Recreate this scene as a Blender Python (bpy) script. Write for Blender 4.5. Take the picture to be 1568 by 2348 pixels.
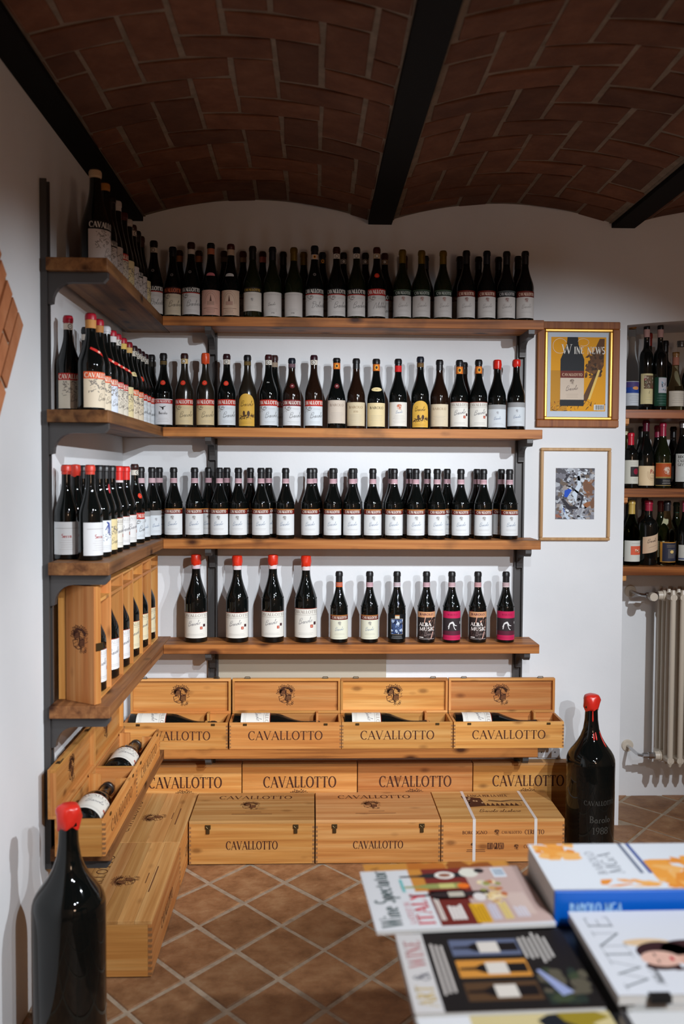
import bpy, math, random
from mathutils import Vector, Matrix

for o in list(bpy.data.objects):
    bpy.data.objects.remove(o)
R = random.Random(11)
SC = bpy.context.scene
COL = SC.collection
pi, sin, cos = math.pi, math.sin, math.cos
rad = math.radians

# ------------------------------------------------------------------ camera
cd = bpy.data.cameras.new('camera')
cam = bpy.data.objects.new('camera', cd)
COL.objects.link(cam)
SC.camera = cam
yaw, pit, rol = 0.0333, -0.0414, -0.0054
R0 = Vector((cos(yaw), -sin(yaw), 0))
F0 = Vector((sin(yaw), cos(yaw), 0))
Zu = Vector((0, 0, 1))
FW = F0 * cos(pit) + Zu * sin(pit)
U0 = Zu * cos(pit) - F0 * sin(pit)
RT = R0 * cos(rol) - U0 * sin(rol)
UP = R0 * sin(rol) + U0 * cos(rol)
M = Matrix((RT, UP, -FW)).transposed().to_4x4()
M.translation = (0.814, -3.928, 1.5543)
cam.matrix_world = M
cd.sensor_fit = 'VERTICAL'
cd.sensor_height = 36
cd.lens = 2071.86 / 2348 * 36
cd.clip_start = 0.05
cd.dof.use_dof = True
cd.dof.focus_distance = 3.75
cd.dof.aperture_fstop = 2.4

# ------------------------------------------------------------------ world and lamps
w = bpy.data.worlds.new('world')
SC.world = w
w.use_nodes = True
w.node_tree.nodes['Background'].inputs[0].default_value = (0.5, 0.55, 0.6, 1)
w.node_tree.nodes['Background'].inputs[1].default_value = 0.05


def spot(loc, aim, power, size, blend, radius, col):
    ld = bpy.data.lights.new('track_spot', 'SPOT')
    ld.energy = power
    ld.spot_size = rad(size)
    ld.spot_blend = blend
    ld.shadow_soft_size = radius
    ld.color = col
    o = bpy.data.objects.new('track_spot', ld)
    COL.objects.link(o)
    o.location = loc
    o.rotation_euler = (Vector(aim) - Vector(loc)).to_track_quat('-Z', 'Y').to_euler()


COOL = (0.87, 0.935, 1.0)
spot((1.65, -2.75, 2.42), (0.45, 0, 1.00), 180, 54, 0.75, 0.02, COOL)
spot((2.75, -2.85, 2.42), (1.70, 0, 0.98), 250, 54, 0.75, 0.02, COOL)
spot((2.30, -5.0, 2.40), (1.0, 0, 0.95), 290, 34, 0.7, 0.02, COOL)
spot((2.45, -2.1, 2.42), (0.0, -1.15, 1.02), 190, 54, 0.8, 0.02, COOL)
spot((2.2, -3.5, 2.42), (0.25, -1.5, 0.45), 60, 40, 0.8, 0.02, COOL)
spot((1.9, -3.9, 2.42), (1.3, -2.35, 0.7), 230, 64, 0.7, 0.03, COOL)
# unseen warm point light behind the camera, added for ambient fill
ld = bpy.data.lights.new('warm_fill', 'POINT')
ld.energy = 38
ld.shadow_soft_size = 0.22
ld.color = (1.0, 0.68, 0.48)
o = bpy.data.objects.new('warm_fill', ld)
COL.objects.link(o)
o.location = (2.6, -5.3, 1.75)

# ------------------------------------------------------------------ exposure
vs = SC.view_settings
vs.view_transform = 'Standard'
vs.look = 'None'
vs.gamma = 1
vs.use_curve_mapping = False
vs.exposure = 0.0


# ------------------------------------------------------------------ helpers
def lin(c):
    c = c / 255
    return c / 12.92 if c <= 0.04045 else ((c + 0.055) / 1.055) ** 2.4


def rgb(r, g, b):
    return (lin(r), lin(g), lin(b), 1.0)


class MB:
    """collects polygons and links them as one mesh object"""

    def __init__(s):
        s.v, s.f, s.m, s.c = [], [], [], []

    def add(s, vs, fs, m=0, c=None):
        n = len(s.v)
        s.v += [tuple(p) for p in vs]
        for f in fs:
            s.f.append(tuple(n + i for i in f))
            s.m.append(m)
            s.c.append(c)

    def box(s, x0, y0, z0, x1, y1, z1, m=0, b=0.0, c=None):
        if b <= 0:
            vs = [(x, y, z) for z in (z0, z1) for y in (y0, y1) for x in (x0, x1)]
            s.add(vs, [(0, 2, 3, 1), (4, 5, 7, 6), (0, 1, 5, 4), (2, 6, 7, 3), (0, 4, 6, 2), (1, 3, 7, 5)], m, c)
            return
        lo, hi = (x0, y0, z0), (x1, y1, z1)
        idx, vs = {}, []
        for sx in (0, 1):
            for sy in (0, 1):
                for sz in (0, 1):
                    sg = (sx, sy, sz)
                    for a in range(3):
                        p = []
                        for k in range(3):
                            e = hi[k] if sg[k] else lo[k]
                            if k != a:
                                e += -b if sg[k] else b
                            p.append(e)
                        idx[(sg, a)] = len(vs)
                        vs.append(tuple(p))
        cen = Vector([(lo[k] + hi[k]) / 2 for k in range(3)])
        fs = []

        def face(ids):
            P = [Vector(vs[i]) for i in ids]
            n = (P[1] - P[0]).cross(P[2] - P[0])
            fc = sum(P, Vector()) / len(P)
            fs.append(tuple(ids) if n.dot(fc - cen) > 0 else tuple(reversed(ids)))
        for a in range(3):
            o = [k for k in range(3) if k != a]
            for sa in (0, 1):
                q = []
                for u, v in ((0, 0), (1, 0), (1, 1), (0, 1)):
                    g = [0, 0, 0]
                    g[a] = sa; g[o[0]] = u; g[o[1]] = v
                    q.append(idx[(tuple(g), a)])
                face(q)
            for u in (0, 1):
                for v in (0, 1):
                    g0 = [0, 0, 0]; g1 = [0, 0, 0]
                    g0[o[0]] = g1[o[0]] = u; g0[o[1]] = g1[o[1]] = v; g1[a] = 1
                    g0, g1 = tuple(g0), tuple(g1)
                    face([idx[(g0, o[0])], idx[(g1, o[0])], idx[(g1, o[1])], idx[(g0, o[1])]])
        for sx in (0, 1):
            for sy in (0, 1):
                for sz in (0, 1):
                    face([idx[((sx, sy, sz), a)] for a in range(3)])
        s.add(vs, fs, m, c)

    def lathe(s, prof, n=28, m=0, cx=0, cy=0, c=None, wob=None):
        vs, fs = [], []
        rings = []
        for i, (z, r) in enumerate(prof):
            if r < 1e-6:
                rings.append([len(vs)])
                vs.append((cx, cy, z))
            else:
                ring = []
                for k in range(n):
                    a = 2 * pi * k / n
                    zz, rr = (z, r) if wob is None else wob(i, a, z, r)
                    ring.append(len(vs))
                    vs.append((cx + rr * cos(a), cy + rr * sin(a), zz))
                rings.append(ring)
        for a, b in zip(rings[:-1], rings[1:]):
            if len(a) == 1 and len(b) == 1:
                continue
            for k in range(n):
                k2 = (k + 1) % n
                if len(a) == 1:
                    fs.append((a[0], b[k2], b[k]))
                elif len(b) == 1:
                    fs.append((a[k], a[k2], b[0]))
                else:
                    fs.append((a[k], a[k2], b[k2], b[k]))
        s.add(vs, fs, m, c)

    def tube(s, pts, r, n=10, m=0):
        pts = [Vector(p) for p in pts]
        vs, fs = [], []
        for i, p in enumerate(pts):
            t = (pts[min(i + 1, len(pts) - 1)] - pts[max(i - 1, 0)]).normalized()
            a = t.cross(Vector((0, 0, 1)))
            if a.length < 1e-3:
                a = t.cross(Vector((1, 0, 0)))
            a.normalize()
            b = t.cross(a)
            rr = r[i] if isinstance(r, (list, tuple)) else r
            for k in range(n):
                q = 2 * pi * k / n
                vs.append(p + a * rr * cos(q) + b * rr * sin(q))
        for i in range(len(pts) - 1):
            for k in range(n):
                k2 = (k + 1) % n
                fs.append((i * n + k, i * n + k2, i * n + n + k2, i * n + n + k))
        fs.append(tuple(reversed(range(n))))
        fs.append(tuple((len(pts) - 1) * n + k for k in range(n)))
        s.add(vs, fs, m)

    def prism(s, poly, a0, a1, axis=1, m=0):
        """polygon in the two other axes, swept along one axis"""
        n = len(poly)

        def P(u, v, t):
            q = [u, v]
            q.insert(axis, t)
            return tuple(q)
        vs = [P(u, v, a0) for u, v in poly] + [P(u, v, a1) for u, v in poly]
        fs = [tuple(range(n)), tuple(reversed(range(n, 2 * n)))]
        for i in range(n):
            j = (i + 1) % n
            fs.append((i, i + n, j + n, j))
        s.add(vs, fs, m)

    def mesh(s, name, mats, smooth=None):
        me = bpy.data.meshes.new(name)
        me.from_pydata(s.v, [], s.f)
        for mt in mats:
            me.materials.append(mt)
        me.polygons.foreach_set('material_index', s.m)
        if any(c is not None for c in s.c):
            at = me.color_attributes.new('Col', 'FLOAT_COLOR', 'CORNER')
            buf = []
            for f, c in zip(s.f, s.c):
                buf += list(c or (0.5, 0.5, 0.5, 1)) * len(f)
            at.data.foreach_set('color', buf)
        if smooth:
            me.shade_smooth()
            me.set_sharp_from_angle(angle=rad(smooth))
        me.update()
        return me

    def build(s, name, mats, parent=None, smooth=None, fix=True):
        if not isinstance(mats, (list, tuple)):
            mats = [mats]
        me = s.mesh(name, mats, smooth)
        return link(name, me, parent)


def link(name, me, parent=None):
    o = bpy.data.objects.new(name, me)
    COL.objects.link(o)
    if parent is not None:
        o.parent = parent
    return o


def tag(o, label, cat, group=None, kind=None):
    if label:
        o['label'] = label
    if cat:
        o['category'] = cat
    if group:
        o['group'] = group
    if kind:
        o['kind'] = kind
    return o


def thing(name, label, cat, loc=(0, 0, 0), rot=(0, 0, 0), group=None):
    o = bpy.data.objects.new(name, None)
    o.empty_display_size = 0.05
    COL.objects.link(o)
    o.location = loc
    o.rotation_euler = rot
    return tag(o, label, cat, group)


def struct(o):
    o['kind'] = 'structure'
    return o


# ------------------------------------------------------------------ materials
def mat(name, col, rough=0.5, metal=0.0, **kw):
    m = bpy.data.materials.new(name)
    m.use_nodes = True
    b = m.node_tree.nodes['Principled BSDF']
    b.inputs['Base Color'].default_value = col
    b.inputs['Roughness'].default_value = rough
    b.inputs['Metallic'].default_value = metal
    for k, v in kw.items():
        b.inputs[k.replace('_', ' ')].default_value = v
    return m


def nodes(m):
    nt = m.node_tree
    return nt, nt.nodes, nt.links, nt.nodes['Principled BSDF']


def ramp(ns, stops):
    r = ns.new('ShaderNodeValToRGB')
    e = r.color_ramp.elements
    while len(e) < len(stops):
        e.new(0.5)
    for k, (p, c) in zip(e, stops):
        k.position = p
        k.color = c
    return r


def wood(name, axis, light, mid, dark, rough=0.45, knots=0.5, scale=1.0, bump=0.15, vary=0.25, knotcol=None, burn=0.0):
    """grain along one axis; every object shifts the pattern by its own random number"""
    m = mat(name, mid, rough, 0, Specular_IOR_Level=0.25)
    nt, ns, ln, b = nodes(m)
    tc = ns.new('ShaderNodeTexCoord')
    oi = ns.new('ShaderNodeObjectInfo')
    mul = ns.new('ShaderNodeMath'); mul.operation = 'MULTIPLY'; mul.inputs[1].default_value = 37.0
    ln.new(oi.outputs['Random'], mul.inputs[0])
    add = ns.new('ShaderNodeVectorMath'); add.operation = 'ADD'
    ln.new(tc.outputs['Object'], add.inputs[0])
    ln.new(mul.outputs[0], add.inputs[1])
    mp = ns.new('ShaderNodeMapping')
    sc = [38 * scale] * 3
    sc[axis] = 1.3 * scale
    mp.inputs['Scale'].default_value = sc
    ln.new(add.outputs[0], mp.inputs['Vector'])
    n1 = ns.new('ShaderNodeTexNoise')
    n1.inputs['Scale'].default_value = 1.0
    n1.inputs['Detail'].default_value = 5
    n1.inputs['Distortion'].default_value = 0.6
    ln.new(mp.outputs[0], n1.inputs['Vector'])
    r1 = ramp(ns, [(0.32, dark), (0.5, mid), (0.68, light)])
    ln.new(n1.outputs[0], r1.inputs[0])
    # fine fibres
    mp2 = ns.new('ShaderNodeMapping')
    sc2 = [190 * scale] * 3
    sc2[axis] = 5 * scale
    mp2.inputs['Scale'].default_value = sc2
    ln.new(add.outputs[0], mp2.inputs['Vector'])
    n2 = ns.new('ShaderNodeTexNoise')
    n2.inputs['Scale'].default_value = 1.0
    n2.inputs['Detail'].default_value = 3
    ln.new(mp2.outputs[0], n2.inputs['Vector'])
    mx = ns.new('ShaderNodeMix'); mx.data_type = 'RGBA'; mx.blend_type = 'MULTIPLY'
    r2 = ramp(ns, [(0.3, (0.86, 0.83, 0.79, 1)), (0.65, (1.05, 1.04, 1.03, 1))])
    ln.new(n2.outputs[0], r2.inputs[0])
    mx.inputs['Factor'].default_value = 0.8
    ln.new(r1.outputs[0], mx.inputs['A'])
    ln.new(r2.outputs[0], mx.inputs['B'])
    out = mx.outputs['Result']
    # knots
    mp3 = ns.new('ShaderNodeMapping')
    sc3 = [13 * scale] * 3
    sc3[axis] = 6.5 * scale
    mp3.inputs['Scale'].default_value = sc3
    ln.new(add.outputs[0], mp3.inputs['Vector'])
    vo = ns.new('ShaderNodeTexVoronoi')
    vo.inputs['Scale'].default_value = 1.0
    ln.new(mp3.outputs[0], vo.inputs['Vector'])
    rk = ramp(ns, [(0.07, (1, 1, 1, 1)), (0.11 + 0.05 * knots, (0.45, 0.45, 0.45, 1)), (0.15 + 0.10 * knots, (0, 0, 0, 1))])
    ln.new(vo.outputs['Distance'], rk.inputs[0])
    km = ns.new('ShaderNodeMath'); km.operation = 'MULTIPLY'; km.inputs[1].default_value = min(1, knots * 1.4)
    ln.new(rk.outputs[0], km.inputs[0])
    mk = ns.new('ShaderNodeMix'); mk.data_type = 'RGBA'
    ln.new(km.outputs[0], mk.inputs['Factor'])
    ln.new(out, mk.inputs['A'])
    mk.inputs['B'].default_value = knotcol or (dark[0] * 0.28, dark[1] * 0.22, dark[2] * 0.2, 1)
    if burn:
        mp4 = ns.new('ShaderNodeMapping')
        sc4 = [5.0] * 3
        sc4[axis] = 4.2
        mp4.inputs['Scale'].default_value = sc4
        ln.new(add.outputs[0], mp4.inputs['Vector'])
        n4 = ns.new('ShaderNodeTexNoise')
        n4.inputs['Scale'].default_value = 1.0
        n4.inputs['Detail'].default_value = 4
        ln.new(mp4.outputs[0], n4.inputs['Vector'])
        r4 = ramp(ns, [(0.52, (1, 1, 1, 1)), (0.66, (1 - burn, 1 - burn, 1 - burn, 1))])
        ln.new(n4.outputs[0], r4.inputs[0])
        mb_ = ns.new('ShaderNodeMix'); mb_.data_type = 'RGBA'; mb_.blend_type = 'MULTIPLY'
        mb_.inputs['Factor'].default_value = 1.0
        ln.new(mk.outputs['Result'], mb_.inputs['A'])
        ln.new(r4.outputs[0], mb_.inputs['B'])
        mk = mb_
    # per object tone
    hv = ns.new('ShaderNodeHueSaturation')
    mr = ns.new('ShaderNodeMapRange')
    mr.inputs['To Min'].default_value = 1 - vary
    mr.inputs['To Max'].default_value = 1 + vary * 0.6
    ln.new(oi.outputs['Random'], mr.inputs['Value'])
    ln.new(mr.outputs[0], hv.inputs['Value'])
    ln.new(mk.outputs['Result'], hv.inputs['Color'])
    fr = ns.new('ShaderNodeMath'); fr.operation = 'FRACT'
    ln.new(mul.outputs[0], fr.inputs[0])
    mh = ns.new('ShaderNodeMapRange')
    mh.inputs['To Min'].default_value = 0.5 - 0.05 * vary
    mh.inputs['To Max'].default_value = 0.5 + 0.008 * vary
    ln.new(fr.outputs[0], mh.inputs['Value'])
    ln.new(mh.outputs[0], hv.inputs['Hue'])
    ln.new(hv.outputs[0], b.inputs['Base Color'])
    bp = ns.new('ShaderNodeBump')
    bp.inputs['Strength'].default_value = bump
    bp.inputs['Distance'].default_value = 0.002
    ln.new(n2.outputs[0], bp.inputs['Height'])
    ln.new(bp.outputs[0], b.inputs['Normal'])
    return m


PL, PM, PD = (0.68, 0.36, 0.115, 1), (0.60, 0.275, 0.07, 1), (0.50, 0.20, 0.045, 1)
PINE = [wood('pine_along_%s' % 'xyz'[a], a, PL, PM, PD, 0.5, 0.45) for a in range(3)]
LID = [wood('pale_pine_along_%s' % 'xyz'[a], a, (0.66, 0.39, 0.15, 1), (0.57, 0.30, 0.10, 1), (0.46, 0.215, 0.062, 1), 0.5, 0.3, 0.9, 0.15, 0.22) for a in range(3)]
ENDG = mat('pine_end_grain', (0.26, 0.115, 0.038, 1), 0.7)
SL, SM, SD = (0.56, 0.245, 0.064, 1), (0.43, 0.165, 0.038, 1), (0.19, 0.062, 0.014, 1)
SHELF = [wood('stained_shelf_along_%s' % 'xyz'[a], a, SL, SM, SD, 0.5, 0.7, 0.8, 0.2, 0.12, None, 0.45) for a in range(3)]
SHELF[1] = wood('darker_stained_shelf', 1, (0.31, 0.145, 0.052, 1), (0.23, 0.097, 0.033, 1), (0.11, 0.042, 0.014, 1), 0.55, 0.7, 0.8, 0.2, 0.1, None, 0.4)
NICHEW = wood('reddish_shelf', 0, (0.38, 0.135, 0.036, 1), (0.28, 0.09, 0.022, 1), (0.14, 0.04, 0.01, 1), 0.35, 0.2, 1.4, 0.1, 0.1)
FRAMEW = wood('cherry_frame', 2, (0.36, 0.13, 0.03, 1), (0.30, 0.095, 0.02, 1), (0.22, 0.06, 0.012, 1), 0.5, 0.1, 1.2, 0.05, 0.05)
BEECH = wood('beech_frame', 2, (0.60, 0.38, 0.18, 1), (0.55, 0.33, 0.145, 1), (0.48, 0.27, 0.11, 1), 0.4, 0.05, 1.4, 0.05, 0.05)
GOLD = mat('gilded_slip', (0.62, 0.33, 0.04, 1), 0.35, 0.35)
STEEL = mat('dark_steel_upright', (0.06, 0.056, 0.055, 1), 0.45, 0.2)
BEAM = mat('black_painted_beam', (0.004, 0.004, 0.0042, 1), 0.75, 0, Specular_IOR_Level=0.15)
BRASS = mat('aged_brass_clasp', (0.12, 0.075, 0.03, 1), 0.4, 0.8)
CHROME = mat('chrome', (0.55, 0.55, 0.56, 1), 0.18, 1.0)
PALEMET = mat('cream_enamel', (0.66, 0.58, 0.47, 1), 0.35)
WHITEP = mat('white_plastic', (0.75, 0.76, 0.78, 1), 0.4)
STRAP = mat('white_strap', (0.72, 0.66, 0.62, 1), 0.35)
BLACKT = mat('black_tabletop', (0.012, 0.011, 0.011, 1), 0.35)
PAPER = mat('page_edges', (0.62, 0.60, 0.57, 1), 0.7)
GLASS = mat('dark_bottle_glass', (0.003, 0.004, 0.0037, 1), 0.035, 0, IOR=1.5)
GGREEN = mat('green_bottle_glass', (0.008, 0.0105, 0.004, 1), 0.05, 0, IOR=1.5)
GBROWN = mat('brown_bottle_glass', (0.014, 0.006, 0.0035, 1), 0.06, 0, IOR=1.5)
GDUST = mat('dusty_bottle_glass', (0.016, 0.012, 0.008, 1), 0.22, 0, IOR=1.5)
GCLEAR = mat('clear_bottle_glass', (0.93, 0.95, 0.94, 1), 0.02, 0, IOR=1.06, Transmission_Weight=1.0)
GOLIVE = mat('olive_bottle_glass', (0.42, 0.45, 0.18, 1), 0.02, 0, IOR=1.06, Transmission_Weight=1.0)
GAMBER = mat('straw_spirit_glass', (0.80, 0.74, 0.45, 1), 0.02, 0, IOR=1.06, Transmission_Weight=1.0)
PICGL = mat('picture_glass', (1, 1, 1, 1), 0.02, 0, Transmission_Weight=1.0, IOR=1.03)

INK = mat('printed_paper', (1, 1, 1, 1), 0.6, 0, Specular_IOR_Level=0.25)
nt, ns, ln, b = nodes(INK)
at = ns.new('ShaderNodeAttribute'); at.attribute_name = 'Col'
ln.new(at.outputs['Color'], b.inputs['Base Color'])
INKG = mat('glossy_print', (1, 1, 1, 1), 0.42, 0, Specular_IOR_Level=0.12)
nt, ns, ln, b = nodes(INKG)
at = ns.new('ShaderNodeAttribute'); at.attribute_name = 'Col'
ln.new(at.outputs['Color'], b.inputs['Base Color'])

CAPM = {}


def capmat(c, rough=0.35, metal=0.0):
    k = (c, rough, metal)
    if k not in CAPM:
        CAPM[k] = mat('foil_or_wax', rgb(*c), rough, metal)
    return CAPM[k]


PLASTER = mat('white_plaster', (0.80, 0.81, 0.82, 1), 0.85)
nt, ns, ln, b = nodes(PLASTER)
tc = ns.new('ShaderNodeTexCoord')
n1 = ns.new('ShaderNodeTexNoise'); n1.inputs['Scale'].default_value = 3.0; n1.inputs['Detail'].default_value = 6
n2 = ns.new('ShaderNodeTexNoise'); n2.inputs['Scale'].default_value = 60; n2.inputs['Detail'].default_value = 4
ln.new(tc.outputs['Object'], n1.inputs['Vector']); ln.new(tc.outputs['Object'], n2.inputs['Vector'])
r1 = ramp(ns, [(0.3, (0.76, 0.77, 0.785, 1)), (0.7, (0.82, 0.825, 0.835, 1))])
ln.new(n1.outputs[0], r1.inputs[0]); ln.new(r1.outputs[0], b.inputs['Base Color'])
bp = ns.new('ShaderNodeBump'); bp.inputs['Strength'].default_value = 0.12; bp.inputs['Distance'].default_value = 0.004
ln.new(n2.outputs[0], bp.inputs['Height']); ln.new(bp.outputs[0], b.inputs['Normal'])


def earthen(name, a, bcol, c, rough, bump, scale=14, vary=0.3):
    m = mat(name, bcol, rough)
    nt, ns, ln, b = nodes(m)
    tc = ns.new('ShaderNodeTexCoord'); oi = ns.new('ShaderNodeObjectInfo')
    geo = ns.new('ShaderNodeNewGeometry')
    n1 = ns.new('ShaderNodeTexNoise'); n1.inputs['Scale'].default_value = scale; n1.inputs['Detail'].default_value = 8
    n1.inputs['Roughness'].default_value = 0.65
    ln.new(geo.outputs['Position'], n1.inputs['Vector'])
    r1 = ramp(ns, [(0.3, a), (0.5, bcol), (0.72, c)])
    ln.new(n1.outputs[0], r1.inputs[0])
    hv = ns.new('ShaderNodeHueSaturation')
    mr = ns.new('ShaderNodeMapRange'); mr.inputs['To Min'].default_value = 1 - vary; mr.inputs['To Max'].default_value = 1 + vary
    ln.new(oi.outputs['Random'], mr.inputs['Value']); ln.new(mr.outputs[0], hv.inputs['Value'])
    ln.new(r1.outputs[0], hv.inputs['Color']); ln.new(hv.outputs[0], b.inputs['Base Color'])
    n2 = ns.new('ShaderNodeTexNoise'); n2.inputs['Scale'].default_value = scale * 5; n2.inputs['Detail'].default_value = 6
    ln.new(geo.outputs['Position'], n2.inputs['Vector'])
    bp = ns.new('ShaderNodeBump'); bp.inputs['Strength'].default_value = bump; bp.inputs['Distance'].default_value = 0.004
    ln.new(n2.outputs[0], bp.inputs['Height']); ln.new(bp.outputs[0], b.inputs['Normal'])
    return m


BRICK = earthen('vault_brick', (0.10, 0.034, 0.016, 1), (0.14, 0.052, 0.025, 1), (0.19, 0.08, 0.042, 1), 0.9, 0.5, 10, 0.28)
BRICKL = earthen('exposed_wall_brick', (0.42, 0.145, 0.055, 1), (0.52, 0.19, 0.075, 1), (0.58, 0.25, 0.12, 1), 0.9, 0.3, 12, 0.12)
MORTAR = earthen('mortar', (0.15, 0.115, 0.08, 1), (0.215, 0.165, 0.12, 1), (0.28, 0.215, 0.16, 1), 0.95, 0.5, 18, 0.05)
TILE = earthen('terracotta_tile', (0.17, 0.074, 0.03, 1), (0.29, 0.137, 0.06, 1), (0.40, 0.225, 0.11, 1), 0.55, 0.7, 11, 0.22)
GROUT = earthen('tile_grout', (0.27, 0.2, 0.135, 1), (0.37, 0.28, 0.195, 1), (0.45, 0.35, 0.25, 1), 0.9, 0.4, 30, 0.02)


# ------------------------------------------------------------------ flat print: shapes laid on a mapped surface
def arc(cx, cy, rx, ry, a0, a1, n=12):
    return [(cx + rx * cos(rad(a0 + (a1 - a0) * i / n)), cy + ry * sin(rad(a0 + (a1 - a0) * i / n))) for i in range(n + 1)]


T_, N_ = 0.15, 0.055


def ring(cx, cy, rx, ry, a0=0, a1=360, n=18, stress=True):
    p = arc(cx, cy, rx, ry, a0, a1, n)
    ww = [(N_ + (T_ - N_) * abs(cos(rad(a0 + (a1 - a0) * i / n))) if stress else 0.1) for i in range(n + 1)]
    return (p, ww)


def sf(x, y, w=0.24):
    return ([(x - w / 2, y), (x + w / 2, y)], 0.045)


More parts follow.
